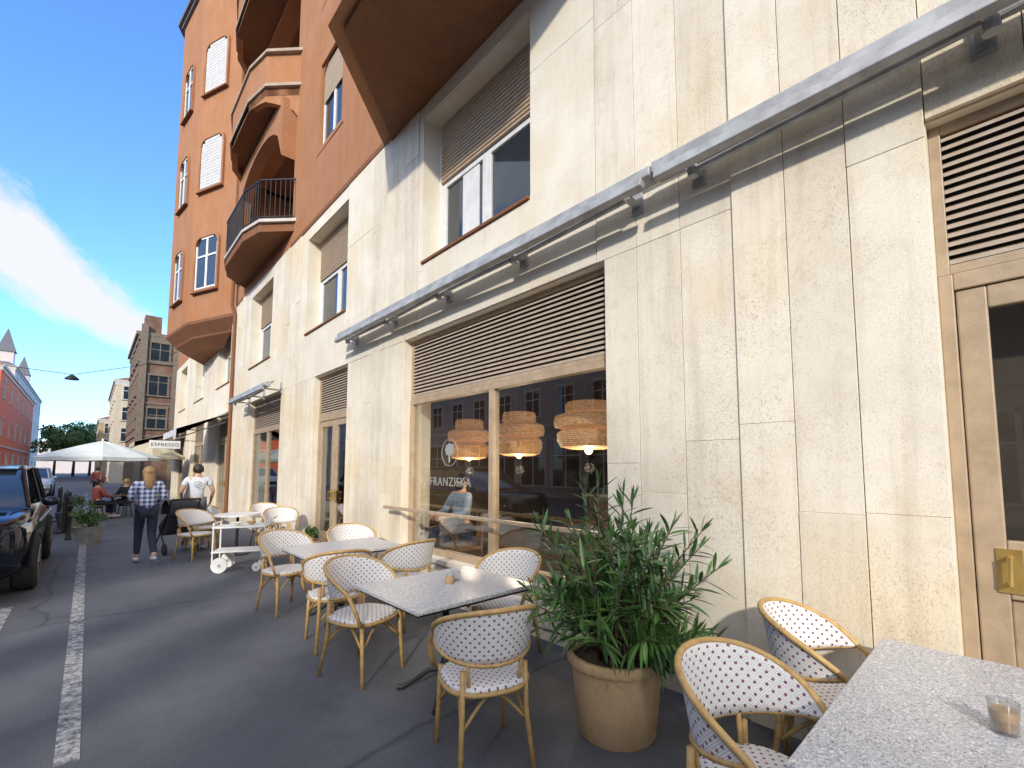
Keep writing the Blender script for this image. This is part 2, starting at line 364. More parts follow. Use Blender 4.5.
def shopdoor(y0,y1,zt,zl,x,leaves=1,n=15,mid=None):
    r=empty('shop_door',(0,0,0),0,B)
    louvre(r,y0,y1,zl,zt,x,n)
    f=MB(); w=.06
    f.box(x-.04,x+.05,y0,y0+w,0,zl-.002).box(x-.04,x+.05,y1-w,y1,0,zl-.002).box(x-.04,x+.05,y0+w,y1-w,zl-.09,zl-.002)
    f.build('door_frame',M['taupe'],r,bevel=.006)
    L=(y1-y0-2*w)/leaves; zb=mid or .42
    for i in range(leaves):
        a=y0+w+i*L+.004; b=a+L-.008
        d=MB(); s=.115
        d.box(x-.025,x+.03,a,a+s,.02,zl-.094).box(x-.025,x+.03,b-s,b,.02,zl-.094).box(x-.025,x+.03,a+s,b-s,zl-.094-s,zl-.094)
        if mid: d.box(x-.025,x+.03,a+s,b-s,mid-.28,mid).box(x-.025,x+.03,a+s,b-s,.02,.2).box(x+.0,x+.02,a+s,b-s,.2,mid-.28)
        else: d.box(x-.025,x+.03,a+s,b-s,.02,.42)
        dd=d.build('door',M['taupe'],r,bevel=.008)
        MB().box(x-.003,x+.003,a+s-.01,b-s+.01,zb-.01,zl-.09-s).build('pane',M['glass'],dd)
        hy=b-.12 if i==0 else a+.08
        h=MB(); h.box(x-.034,x-.026,hy-.045,hy+.045,1.0,1.21); h.tube([(x-.03,hy,1.17),(x-.08,hy,1.17),(x-.08,hy,1.05),(x-.03,hy,1.05)],.011,8)
        h.build('door_handle',M['brass'],dd,smooth=True)
    return r
shopdoor(-1.35,.22,3.45,2.62,D+.10,1,15,1.25)
shopdoor(7.73,9.35,3.4,2.6,D+.12,2); shopdoor(16.8,18.9,3.4,2.6,D+.12,2); shopdoor(26.2,28.4,3.4,2.6,D+.12,2)
# upper windows
def upwin(a,b,z0,z1,k):
    r=empty('upper_window',(0,0,0),0,B); x=D+.28
    f=MB(); w=.08; zb=z0+(z1-z0)*.58
    f.box(x-.04,x+.06,a,a+w,z0,z1).box(x-.04,x+.06,b-w,b,z0,z1).box(x-.04,x+.06,a+w,b-w,z1-w,z1).box(x-.04,x+.06,a+w,b-w,z0,z0+w)
    f.build('window_frame',M['white'],r,bevel=.006)
    mid=(a+b)/2
    c=MB()
    for (p,q) in ((a+w+.002,mid-.002),(mid+.002,b-w-.002)):
        c.box(x-.03,x+.03,p,p+.08,z0+w,z1-w).box(x-.03,x+.03,q-.08,q,z0+w,z1-w).box(x-.03,x+.03,p+.08,q-.08,z0+w,z0+w+.08).box(x-.03,x+.03,p+.08,q-.08,zb-.06,zb+.03)
    c.build('casement',M['white'],r,bevel=.005)
    MB().box(x+.0,x+.008,a+w,b-w,z0+w,z1-w).build('pane',M['pane'],r)
    s=MB(); n=16; h=(z1-zb)/n
    for i in range(n):
        zz=zb+h*i; s.loft([[(x-.045,yy,zz+.004),(x-.065,yy,zz+h*.3),(x-.065,yy,zz+h*.8),(x-.045,yy,zz+h-.002)] for yy in (a+.08,b-.08)])
    s.build('roller_shutter',M['shade'],r)
    MB().box(D-.05,D+.24,a+.003,b-.003,z0-.0,z0+.035).build('window_sill',M['soffit'],r,bevel=.004)
    if k==0: MB().box(x-.014,x-.002,mid+.17,mid+.52,z0+.16,zb-.07).build('curtain',M['white'],r)
for k,(a,b) in enumerate(UP): upwin(a,b,4.37,6.45,k)
# terracotta storeys
m=MB()
wallgrid(m,-6,30,6.75,10.5,[(8.45,9.65,8.3,10.2),(11.25,15.6,7.3,10.35)],D,D+.42); wallgrid(m,-6,30,10.5,14.0,[(8.45,9.65,11.7,13.6),(11.25,15.6,10.75,13.8)],D,D+.42); wallgrid(m,-6,30,14.0,19.5,[(11.25,15.6,14.2,16.6)],D,D+.42)
for z in (7.3,10.75,14.2):
    m.box(D+1.5,D+1.6,11.25,15.6,z-.5,z+3.4); m.box(D+.42,D+1.5,11.1,11.25,z-.5,z+3.3); m.box(D+.42,D+1.5,15.6,15.75,z-.5,z+3.3)
m.build('terracotta_wall',M['orange'],B)
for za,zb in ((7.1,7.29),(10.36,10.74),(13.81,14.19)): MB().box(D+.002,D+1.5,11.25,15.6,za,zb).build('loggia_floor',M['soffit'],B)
for ya,yb in ((6.52,11.2),(15.7,16.5)): MB().box(D-.04,D+.01,ya,yb,6.70,6.80).build('string_course',M['soffit'],B,bevel=.01)
BAY1=[(3.2,1.1),(1.8,2.5),(1.8,5.1),(3.2,6.5)]
BAY2=[(3.2,16.6),(2.2,19.0),(1.9,21.5),(3.2,24.0)]
MB().prism(BAY1,6.83,19).build('near_bay',M['orange'],B)
def scale_poly(P,s,out=0):
    cy=sum(p[1] for p in P)/len(P)
    return [(D+(x-D)*s,cy+(y-cy)*s) for x,y in P]
MB().prism(scale_poly(BAY1,1.03),6.71,6.82).build('bay_rim',M['orange'],B,bevel=.01)
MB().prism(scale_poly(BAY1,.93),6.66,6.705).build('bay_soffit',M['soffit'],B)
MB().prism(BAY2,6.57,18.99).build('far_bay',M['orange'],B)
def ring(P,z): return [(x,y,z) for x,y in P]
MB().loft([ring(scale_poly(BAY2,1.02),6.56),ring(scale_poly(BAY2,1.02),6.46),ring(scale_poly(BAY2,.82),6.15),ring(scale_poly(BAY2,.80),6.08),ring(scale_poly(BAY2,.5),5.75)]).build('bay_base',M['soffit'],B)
m=MB(); m.prism(scale_poly(BAY2,1.08),19.0,19.12); m.prism(scale_poly(BAY2,1.16),19.12,19.28); m.prism(scale_poly(BAY2,1.0),19.28,19.9); m.box(D-.3,D+.4,5,30,19.5,19.7)
m.build('cornice',M['slate'],B,bevel=.01)
def bwin(x,y,z,nrm,w,h,mode):
    r=empty('bay_window',(x,y,z),0,B); r.rotation_euler=(0,0,math.atan2(nrm[1],nrm[0])+PI/2)
    ch=.26
    def outl(w_,h_,c):
        p=[(-w_/2,-h_/2),(w_/2,-h_/2)]
        for k in range(6):
            a=k*PI/10; p.append((w_/2-c+c*math.cos(a),h_/2-c+c*math.sin(a)))
        for k in range(6):
            a=PI/2+k*PI/10; p.append((-w_/2+c+c*math.cos(a),h_/2-c+c*math.sin(a)))
        return p
    def pr(pts,y0,y1):
        q=MB(); q.loft([[(a,y0,b) for a,b in pts],[(a,y1,b) for a,b in pts]]); return q
    o,i=outl(w+.18,h+.18,ch+.06),outl(w,h,ch); q=MB(); n=len(o)
    for k in range(n):
        k2=(k+1)%n
        q.loft([[(o[k][0],-.07,o[k][1]),(o[k2][0],-.07,o[k2][1]),(i[k2][0],-.07,i[k2][1]),(i[k][0],-.07,i[k][1])],[(o[k][0],.02,o[k][1]),(o[k2][0],.02,o[k2][1]),(i[k2][0],.02,i[k2][1]),(i[k][0],.02,i[k][1])]])
    q.build('surround',M['orange'],r)
    pr(outl(w,h,ch),-.012,.01).build('pane',M['pane'],r)
    f=MB(); f.box(-w/2,-w/2+.07,-.035,-.013,-h/2,h/2-ch).box(w/2-.07,w/2,-.035,-.013,-h/2,h/2-ch).box(-w/2+.07,w/2-.07,-.035,-.013,-h/2,-h/2+.07).box(-.045,.045,-.035,-.013,-h/2+.07,h/2-.06).box(-w/2+ch,w/2-ch,-.036,-.013,h/2-.06,h/2).box(-w/2+.07,w/2-.07,-.034,-.013,h*.12,h*.12+.06)
    f.build('window_frame',M['white'],r)
    if mode:
        s=MB(); n=16
        zz0=-h/2+.04 if mode==1 else 0.1
        hh=(h/2-.02-zz0)/n
        for k in range(n):
            z_=zz0+hh*k; dz=max(0,z_+hh-(h/2-ch)); ww=w/2-.02-(ch-math.sqrt(max(0,ch*ch-min(dz,ch)**2))); s.box(-ww,ww,-.048,-.037,z_,z_+hh-.010)
        s.build('shutter',M['shutter'] if mode==1 else M['shade'],r)
    MB().box(-w/2-.1,w/2+.1,-.12,.0,-h/2-.13,-h/2-.092).build('window_sill',M['soffit'],r)
def facet(P,Q,t):
    x=P[0]+(Q[0]-P[0])*t; y=P[1]+(Q[1]-P[1])*t; d=Vector((Q[0]-P[0],Q[1]-P[1])).normalized(); return x,y,(-d.y,d.x)
for k,z in enumerate((8.5,12.05,15.6)):
    x,y,n=facet(BAY2[0],BAY2[1],.64); bwin(x,y,z,n,1.15,1.8,0 if k==0 else 1)
    x,y,n=facet(BAY2[1],BAY2[2],.5); bwin(x,y,z,n,1.0,1.8,0)
for z in (9.25,12.65): bwin(D+.12,9.05,z,(-1,0),1.2,1.9,2)
for z in (8.6,12.05): bwin(D+1.49,12.5,z,(-1,0),1.1,1.9,0); bwin(D+1.49,14.4,z,(-1,0),1.1,1.9,1)
bwin(D,16.1,11.4,(-1,0),.6,1.5,0);bwin(D,16.1,8.3,(-1,0),.6,1.5,0)
# balconies
BP=[(3.2,11.1),(2.62,11.7),(2.45,12.5),(2.45,14.4),(2.62,15.15),(3.2,15.75)]
def archpanel(q,P,Q,ztop,zend,rise,th=.16,n=12):
    P=Vector(P+(0,));Q=Vector(Q+(0,)); d=(Q-P); nn=Vector((d.y,-d.x,0)).normalized()*th
    for i in range(n):
        a,b=i/n,(i+1)/n
        za=zend+rise*math.sqrt(max(0,1-(2*a-1)**2)); zb=zend+rise*math.sqrt(max(0,1-(2*b-1)**2))
        A=P+d*a;Bq=P+d*b
        q.loft([[(A.x,A.y,za),(Bq.x,Bq.y,zb),(Bq.x,Bq.y,ztop),(A.x,A.y,ztop)],[(A.x+nn.x,A.y+nn.y,za),(Bq.x+nn.x,Bq.y+nn.y,zb),(Bq.x+nn.x,Bq.y+nn.y,ztop),(A.x+nn.x,A.y+nn.y,ztop)]])
for z in (7.1,10.45,13.9):
    bal=empty('balcony',(0,0,0),0,B)
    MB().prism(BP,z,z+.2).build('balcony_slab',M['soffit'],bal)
    MB().prism(scale_poly(BP,1.05),z+.2,z+.27).build('balcony_trim',M['trim' if z<8 else 'edge'],bal)
    if z<8:
        q=MB()
        for i in range(5):
            P,Q=Vector(BP[i]+(0,)),Vector(BP[i+1]+(0,)); L_=(Q-P).length; nb=int(L_/.11)
            for k in range(nb+1):
                p=P+(Q-P)*k/nb; q.tube([(p.x,p.y,z+.27),(p.x,p.y,z+1.25)],.01,5)
            q.tube([(P.x,P.y,z+1.26),(Q.x,Q.y,z+1.26)],.025,6); q.tube([(P.x,P.y,z+.36),(Q.x,Q.y,z+.36)],.015,6)
        q.build('iron_railing',M['black'],bal)
    else:
        q=MB()
        za=z-.55
        ys=[p[1] for p in BP]; y0_,y1_=ys[0],ys[-1]
        def low(yy): t=(yy-y0_)/(y1_-y0_); return za+.62*math.sqrt(max(0,1-(2*t-1)**2))
        for i in range(5):
            P,Q=Vector(BP[i]+(0,)),Vector(BP[i+1]+(0,)); d=Q-P; nn=Vector((d.y,-d.x,0)).normalized()*.14; ns=6
            for k in range(ns):
                A,Bq=P+d*k/ns,P+d*(k+1)/ns; za_,zb_=low(A.y),low(Bq.y)
                q.loft([[(A.x,A.y,za_),(Bq.x,Bq.y,zb_),(Bq.x,Bq.y,z+1.05),(A.x,A.y,z+1.05)],[(A.x+nn.x,A.y+nn.y,za_),(Bq.x+nn.x,Bq.y+nn.y,zb_),(Bq.x+nn.x,Bq.y+nn.y,z+1.05),(A.x+nn.x,A.y+nn.y,z+1.05)]])
        q.build('parapet',M['orange'],bal)
        MB().loft([ring(scale_poly(BP,1.06),z+1.06),ring(scale_poly(BP,1.06),z+1.13)]).build('coping',M['edge'],bal)
q=MB(); archpanel(q,(D-.002,11.25),(D-.002,15.6),10.35,8.9,1.2,-.3); q.build('loggia_arch',M['orange'],B)
m=MB(); m.box(D+.42,14,-6,29.6,16.9,17.2).box(D+.42,14,-6,29.6,6.7,6.9).box(13.8,14,-6,30,6.9,16.9); m.build('upper_floors',M['soffit'],B)
q=MB(); q.tube([(D-.09,16.42,0.1),(D-.09,16.42,6.4),(D-.16,16.5,6.7),(D-.16,16.5,16.8)],.05,10); q.build('downpipe',M['soffit'],B,smooth=True)
# ------------------------------------------------------------------ cafe interior
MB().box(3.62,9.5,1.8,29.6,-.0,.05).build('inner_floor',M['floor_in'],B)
for z in (1.2,1.65,2.1): MB().box(8.9,9.45,2.2,6.2,z,z+.04).build('wall_shelf',M['wood'],B)
cn=empty('bar_counter',(7.6,4,.05)); tag(cn,'dark wooden bar counter at the back of the cafe seen through the window','counter')
MB().box(-.3,.3,-1.6,1.8,0,1.0).build('counter_body',M['wood'],cn); MB().box(-.36,.36,-1.66,1.86,1.0,1.05).build('counter_top',M['granite'],cn,bevel=.01)
def pendant(x,y,z,sc,label):
    r=empty('pendant_lamp',(x,y,z)); tag(r,label,'lamp','wicker pendant lamps in the cafe')
    h=1.0/sc*.92
    MB().lathe([(a*sc,b*h) for a,b in [(.10,.37),(.22,.37),(.235,.34),(.24,.24),(.21,.22),(.28,.20),(.345,.17),(.36,.10),(.35,.02),(.29,-.0),(.22,-.015),(.29,-.03),(.325,-.07),(.325,-.17),(.29,-.26),(.18,-.29),(.18,-.28),(.27,-.25),(.30,-.15),(.30,-.05)]],36).build('lamp_shade',M['wicker'],r,smooth=True)
    MB().tube([(0,0,.36*h),(0,0,3.68-z)],.006,5).build('cord',M['black'],r)
    MB().ell((0,0,-.24),(.05,.05,.06)).build('bulb',M['bulb'],r,smooth='all')
    l=bpy.data.lights.new('lamp_glow','POINT'); l.energy=40; l.color=(1,.78,.52); l.shadow_soft_size=.06; lo=bpy.data.objects.new('lamp_glow',l); COL.objects.link(lo); lo.parent=r; lo.location=(0,0,-.46)
pendant(4.45,5.95,2.02,.96,'woven wicker pendant lamp in the left pane of the cafe window')
pendant(4.4,4.72,2.04,1.0,'middle woven wicker pendant lamp just right of the window mullion')
pendant(4.2,3.33,2.06,1.12,'largest woven wicker pendant lamp at the right end of the window')
it=empty('indoor_table',(3.74,6.05,.05)); tag(it,'small wooden table inside the cafe window in front of the seated man','table')
MB().box(-.24,.24,-.30,.30,.68,.71).build('tabletop',M['wood'],it,bevel=.008); MB().tube([(0,0,0),(0,0,.68)],.03).build('pedestal',M['black'],it)
MB().lathe([(.001,0),(.22,0),(.22,.02),(.001,.02)],20).build('base',M['black'],it)
lt=empty('laptop',(3.72,5.98,.762),R(15)); tag(lt,'open dark laptop on the table inside the cafe window','laptop')
MB().box(-.16,.16,-.11,.11,0,.015).build('keyboard_base',M['black'],lt,bevel=.003); MB().loft([[(-.16,.11,.015),(.16,.11,.015),(.16,.12,.015),(-.16,.12,.015)],[(-.16,.17,.23),(.16,.17,.23),(.16,.18,.23),(-.16,.18,.23)]]).build('screen',M['black'],lt)
def bottle(x,y,z,mat,label):
    o=MB().lathe([(.001,0),(.038,0),(.04,.01),(.04,.18),(.015,.24),(.014,.31),(.001,.31)],14).build('bottle',mat,None,smooth=True,loc=(x,y,z)); tag(o,label,'bottle','bottles on the cafe back shelf')
for k in range(12): bottle(9.1,2.6+k*.28,1.24+(k%3)*.45,(M['leaf'],M['shade'],M['redshirt'],M['white'])[k%4],'small bottle on the shelves at the back of the cafe')
def text(s,size,loc,rot,mat,parent=None,name='lettering',ext=.001):
    c=bpy.data.curves.new(name,'FONT'); c.body=s; c.size=size; c.extrude=ext; c.align_x='CENTER'; c.space_character=1.15
    t=bpy.data.objects.new(name,c); COL.objects.link(t); dg=bpy.context.evaluated_depsgraph_get(); me=bpy.data.meshes.new_from_object(t.evaluated_get(dg)); bpy.data.objects.remove(t)
    o=bpy.data.objects.new(name,me); COL.objects.link(o); me.materials.clear(); me.materials.append(mat); o.location=loc; o.rotation_euler=rot
    if parent:o.parent=parent
    return o
text('FRANZISKA',.155,(D+.112,4.84,1.38),(R(90),0,R(-90)),M['etch'],sw,'window_lettering')
e=MB(); X_=D+.111; ey,ez=4.84,1.80
e.tube([(X_,ey+.17*math.cos(a),ez+.17*math.sin(a)) for a in [2*PI*i/32 for i in range(33)]],.004,5,False)
n=48; e.v.append((X_,ey,ez+.035)); b=len(e.v)-1
for k in range(n):
    a=2*PI*k/n; rr=.095*(1+.10*math.cos(8*a)); e.v.append((X_,ey+rr*math.cos(a),ez+.035+rr*.85*math.sin(a)))
for k in range(n): e.f.append((b,b+1+k,b+1+(k+1)%n))
e.tube([(X_-.001,ey,ez-.125),(X_-.001,ey,ez-.03)],.009,5); e.build('window_emblem',M['etch'],sw,fixn=False)
# ------------------------------------------------------------------ awning cassettes
def awning(y0,y1,label,x=2.97,z=3.78,k=1.2):
    r=empty('retracted_awning',(x,y0,z)); tag(r,label,'awning')
    L_=y1-y0
    MB().loft([[(-.045*k,yy,-.005*k),(.0*k,yy,-.03*k),(.06*k,yy,-.02*k),(.07*k,yy,.05*k),(.02*k,yy,.075*k),(-.04*k,yy,.055*k)] for yy in (0,L_)]).build('cassette',M['alu'],r,bevel=.008)
    MB().loft([[(-.115,yy,-.095),(-.055,yy,-.110),(-.04,yy,-.050),(-.10,yy,-.025)] for yy in (.04,L_-.04)]).build('front_bar',M['alu'],r,bevel=.008)
    n=max(2,int(L_/1.4))
    for i in range(n):
        ya,yb=.25+(L_-.5)*i/n,.25+(L_-.5)*(i+1)/n-.06
        MB().tube([(.0,ya,-.085-.02*(i%2)),(.03,yb,-.07-.02*((i+1)%2))],.023,8).build('folding_arm',M['alu'],r,smooth=True)
        MB().tube([(.02,yb+.03,-.14),(.02,yb+.03,-.03)],.035,10).build('arm_joint',M['alu'],r)
    MB().tube([(.13,.0,.10),(.13,L_,.10)],.022,8).build('torsion_bar',M['alu'],r,smooth=True)
    for i in range(n+1):
        q=.25+(L_-.5)*i/n
        MB().box(.02,D-x-.03,q-.03,q+.03,-.065,-.035).box(D-x-.055,D-x-.03,q-.05,q+.05,-.12,.13).build('wall_bracket',M['alu'],r,bevel=.004)
    return r
awning(1.72,7.6,'long grey retracted awning above the cafe window with the wicker lamps')
awning(-3.2,1.70,'grey retracted awning crossing the stone wall towards the right hand door',2.97,3.78,1.35)
awning(11.2,14.6,'small grey retracted awning on the far shopfront beyond the glazed double door',x=2.8,z=3.45)
def openawn(y0,y1,z,x1,mat,label):
    r=empty('open_awning',(D-.03,y0,z)); tag(r,label,'awning'); L_=y1-y0; dx=-(D-x1)
    MB().loft([[(0,yy,0),(dx,yy,-.55),(dx,yy,-.75),(dx+.01,yy,-.75),(dx+.01,yy,-.54),(0,yy,.012)] for yy in (0,L_)]).build('canopy',mat,r)
    for q in (.2,L_-.2): MB().tube([(0,q,-.25),(dx*.5,q,-.55),(dx,q,-.56)],.018,6).build('support_arm',M['alu'],r)
openawn(17.2,20.4,3.35,1.9,M['tee'],'white canvas awning tilted out over the distant shopfront')
openawn(25.5,29,3.3,1.4,M['canvas2'],'beige canvas awning at the far end of the stone building')
sg=empty('hanging_sign',(2.2,23.2,2.55)); tag(sg,'small cream sign reading ESPRESSO projecting from the far shopfront','sign')
MB().box(-.5,.5,-.03,.03,-.16,.16).build('sign_board',M['white'],sg,bevel=.01); text('ESPRESSO',.185,(0,-.034,-.065),(R(90),0,0),M['black'],sg,'sign_lettering',.003); MB().tube([(-.4,0,.18),(1.0,0,.18)],.015,6).build('bracket',M['black'],sg)
# ------------------------------------------------------------------ chairs
def make_chair(label):
    r=empty('bistro_chair'); tag(r,label,'chair','woven bistro chairs on the pavement')
    q=MB(); n=36; rings=[(0,.476),(.35,.474),(.7,.470),(.93,.464),(1.0,.452),(.98,.438),(.6,.436)]
    for (t,z) in rings:
        for k in range(n):
            a=2*PI*k/n; e_=2.6; c,s=math.cos(a),math.sin(a); rad=.235/((abs(c)**e_+abs(s)**e_)**(1/e_))
            q.v.append((c*rad*max(t,.01),s*rad*max(t,.01),z)); q.uv[len(q.v)-1]=(c*rad*t+1,s*rad*t+1)
    for i in range(len(rings)-1):
        for k in range(n): q.f.append((i*n+k,i*n+(k+1)%n,(i+1)*n+(k+1)%n,(i+1)*n+k))
    q.build('seat',M['weave'],r,smooth='all')
    fr=[]
    for k in range(25):
        c,s=math.cos(2*PI*k/24),math.sin(2*PI*k/24); rad=.238/((abs(c)**2.6+abs(s)**2.6)**(1/2.6)); fr.append((c*rad,s*rad,.432))
    MB().tube(fr,.013,7,False).build('seat_frame',M['rattan'],r,smooth='all')
    AM=R(108)
    def pt(a,z):
        rad=.235+(z-.45)*.17; return (rad*1.02*math.sin(a),-rad*math.cos(a)+.015,z)
    def zt(a): t=abs(a)/AM; return .865-.20*t**2.2
    def zb(a): t=abs(a)/AM; return .575+.075*t**2
    q=MB(); na,nz=30,7
    for i in range(na+1):
        a=-AM+2*AM*i/na
        for j in range(nz+1):
            z=zb(a)+(zt(a)-zb(a))*j/nz; q.v.append(pt(a,z)); q.uv[len(q.v)-1]=(a*.27+2,z+.0)
    for i in range(na):
        for j in range(nz): q.f.append((i*(nz+1)+j,(i+1)*(nz+1)+j,(i+1)*(nz+1)+j+1,i*(nz+1)+j+1))
    o=q.build('backrest',M['weave'],r,smooth='all'); sm=o.modifiers.new('Solid','SOLIDIFY'); sm.thickness=.012
    q=MB(); top=[pt(-AM+2*AM*i/30,zt(-AM+2*AM*i/30)) for i in range(31)]
    L0=[(-.235,.215,.44),(-.262,.20,.53),(-.272,.15,.62)]; R0=[(-x,y,z) for x,y,z in L0][::-1]
    q.tube(L0+top+R0,.0145,8); q.tube([pt(-AM+2*AM*i/30,zb(-AM+2*AM*i/30)) for i in range(31)],.011,7)
    for a in (-.62,.62): q.tube([pt(a,.44),pt(a,zb(a)),],.011,7)
    q.build('back_frame',M['rattan'],r,smooth='all')
    for sx in (-1,1):
        MB().tube([(sx*.20,.19,.45),(sx*.205,.205,.25),(sx*.215,.225,0)],[.016,.0155,.014],8).build('leg',M['rattan'],r,smooth='all')
        MB().tube([(sx*.175,-.185,.55),(sx*.18,-.19,.3),(sx*.205,-.245,0)],[.015,.0155,.014],8).build('leg',M['rattan'],r,smooth='all')
    q=MB()
    for s_,t_ in (((-.2,.2),(.2,.2)),((.2,.2),(.18,-.19)),((.18,-.19),(-.18,-.19)),((-.18,-.19),(-.2,.2))):
        P=Vector(s_+(0,));Q=Vector(t_+(0,)); pts=[]
        for i in range(9):
            t=i/8; p=P+(Q-P)*t; p*= (1-.16*math.sin(PI*t)); pts.append((p.x,p.y,.25+.15*math.sin(PI*t)))
        q.tube(pts,.010,6)
    q.build('stretcher',M['rattan'],r,smooth='all')
    return r
CH=[
(1.70,2.12,20,'woven chair nearest the camera with its back turned, left of the potted oleander'),
(1.66,3.60,160,'woven chair on the far side of the nearer cafe table, facing the camera'),
(2.66,3.02,-108,'woven chair behind the nearer cafe table, close under the shop window'),
(1.75,4.38,10,'woven chair with its back to the camera at the second cafe table, street side'),
(1.72,5.75,168,'woven chair on the far street side of the second cafe table, facing the camera'),
(2.50,5.80,190,'woven chair on the far side of the second cafe table, against the stone pier'),
(2.50,4.42,-9,'woven chair with its back turned at the second table, wall side, under the rail'),
(1.86,.68,190,'woven chair at the lower right, tucked in at the street side of the large table'),
(2.78,.70,174,'woven chair at the lower right, tucked in at the wall side of the large table'),
(1.45,9.95,150,'woven chair beside the white trolley on its street side'),
(2.65,9.3,190,'woven chair between the white trolley and the wall'),
(2.75,10.7,180,'farthest woven chair by the wall beyond the small round table'),
(1.7,10.9,170,'farthest woven chair on the street side beyond the small round table')]
c0=make_chair(CH[0][3])
for i,(x,y,a,lab) in enumerate(CH):
    c=c0 if i==0 else copy_tree(c0)
    c.location=(x,y,0); c.rotation_euler=(0,0,-R(a)); c['label']=lab
# tables
def table(x0,x1,y0,y1,label,feet=1):
    cx,cy=(x0+x1)/2,(y0+y1)/2; r=empty('cafe_table',(cx,cy,0)); tag(r,label,'table'); w,d=(x1-x0)/2,(y1-y0)/2
    MB().box(-w,w,-d,d,.722,.75).build('tabletop',M['granite'],r,bevel=.006)
    MB().box(-w+.02,w-.02,-d+.02,d-.02,.705,.7215).build('edge_band',M['black'],r)
    for fx in ([0] if feet==1 else [-w*.5,w*.5]):
        q=MB(); q.lathe([(.02,.705),(.10,.70),(.05,.66),(.026,.62),(.024,.45),(.035,.42),(.024,.39),(.026,.22),(.05,.17),(.045,.12),(.02,.10)],16,(fx,0,0)); q.build('pedestal',M['black'],r,smooth=True)
        for k in range(4):
            a=PI/4+k*PI/2; q=MB(); q.tube([(fx+math.cos(a)*s,math.sin(a)*s,z) for s,z in ((.02,.16),(.12,.14),(.22,.07),(.31,.02),(.345,.02))],[.02,.018,.016,.018,.02],8); q.build('foot',M['black'],r,smooth=True)
    return r
table(1.47,2.46,2.46,3.33,'speckled granite cafe table left of the potted oleander, holding two small condiment jars')
table(1.56,2.62,4.68,5.5,'speckled granite cafe table second from the camera, in front of the stone pier')
table(1.52,2.96,-.75,.50,'large speckled granite cafe table in the lower right corner holding a coffee glass',2)
r=empty('round_table',(2.1,10.0,0)); tag(r,'small round white topped table beyond the white trolley','table')
MB().lathe([(.001,.75),(.38,.75),(.38,.72),(.001,.72)],28).build('tabletop',M['white'],r); MB().tube([(0,0,.03),(0,0,.72)],.025).build('pedestal',M['black'],r); MB().lathe([(.001,.03),(.2,.03),(.22,0),(.001,0)],20).build('base',M['black'],r)
g=empty('coffee_glass',(2.20,.065,.75)); tag(g,'short glass of milky coffee on the large table in the lower right','glass')
MB().lathe([(.001,0),(.03,0),(.033,.004),(.04,.10),(.038,.10),(.031,.012),(.001,.012)],24).build('tumbler',M['cup'],g,smooth=True); MB().lathe([(.001,.013),(.0305,.013),(.0365,.075),(.001,.075)],24).build('coffee',M['coffee'],g,smooth=True)
for (x,y,mat,lab) in ((2.00,2.90,M['pot'],'tiny terracotta sugar bowl on the nearer cafe table, left of the salt shaker'),(2.09,2.95,M['cup'],'clear salt shaker with metal cap on the nearer cafe table')):
    j=empty('condiment_jar',(x,y,.75)); tag(j,lab,'jar')
    MB().lathe([(.001,0),(.03,0),(.036,.02),(.034,.055),(.001,.055)],18).build('jar_body',mat,j,smooth=True); MB().lathe([(.028,.0555),(.03,.07),(.012,.08),(.001,.08)],18).build('lid',M['alu'],j,smooth=True)
# ------------------------------------------------------------------ oleander
def leaf(q,p,d,L_,w,droop):
    d=d.normalized(); side=d.cross(Vector((0,0,1)))
    if side.length<.1: side=Vector((1,0,0))
    side.normalize(); side=(Matrix.Rotation(random.uniform(-.7,.7),3,d)@side)
    b=len(q.v); ts=(0,.25,.55,.8,1); ws=(.15,.85,1,.65,.04); pos=Vector(p)
    for i,(t,ww) in enumerate(zip(ts,ws)):
        c=pos+d*L_*t+Vector((0,0,-droop*L_*t*t)); up=side.cross(d).normalized()
        q.v.append(tuple(c-side*w*ww/2+up*w*.12*ww)); q.v.append(tuple(c)); q.v.append(tuple(c+side*w*ww/2+up*w*.12*ww))
    for i in range(4):
        a=b+i*3; q.f+=[(a,a+1,a+4,a+3),(a+1,a+2,a+5,a+4)]
P_=empty('potted_oleander',(2.45,1.75,0)); tag(P_,'bushy green oleander in a round sand coloured clay pot between the cafe tables','plant')
MB().lathe([(.001,.0),(.225,.0),(.233,.012),(.268,.34),(.276,.41),(.294,.415),(.300,.425),(.300,.465),(.292,.475),(.270,.475),(.262,.41),(.001,.41)],40).build('pot',M['pot'],P_,smooth=True)
MB().lathe([(.001,.43),(.266,.425)],24).build('soil',M['soil'],P_)
st=MB(); lf=MB(); random.seed(3)
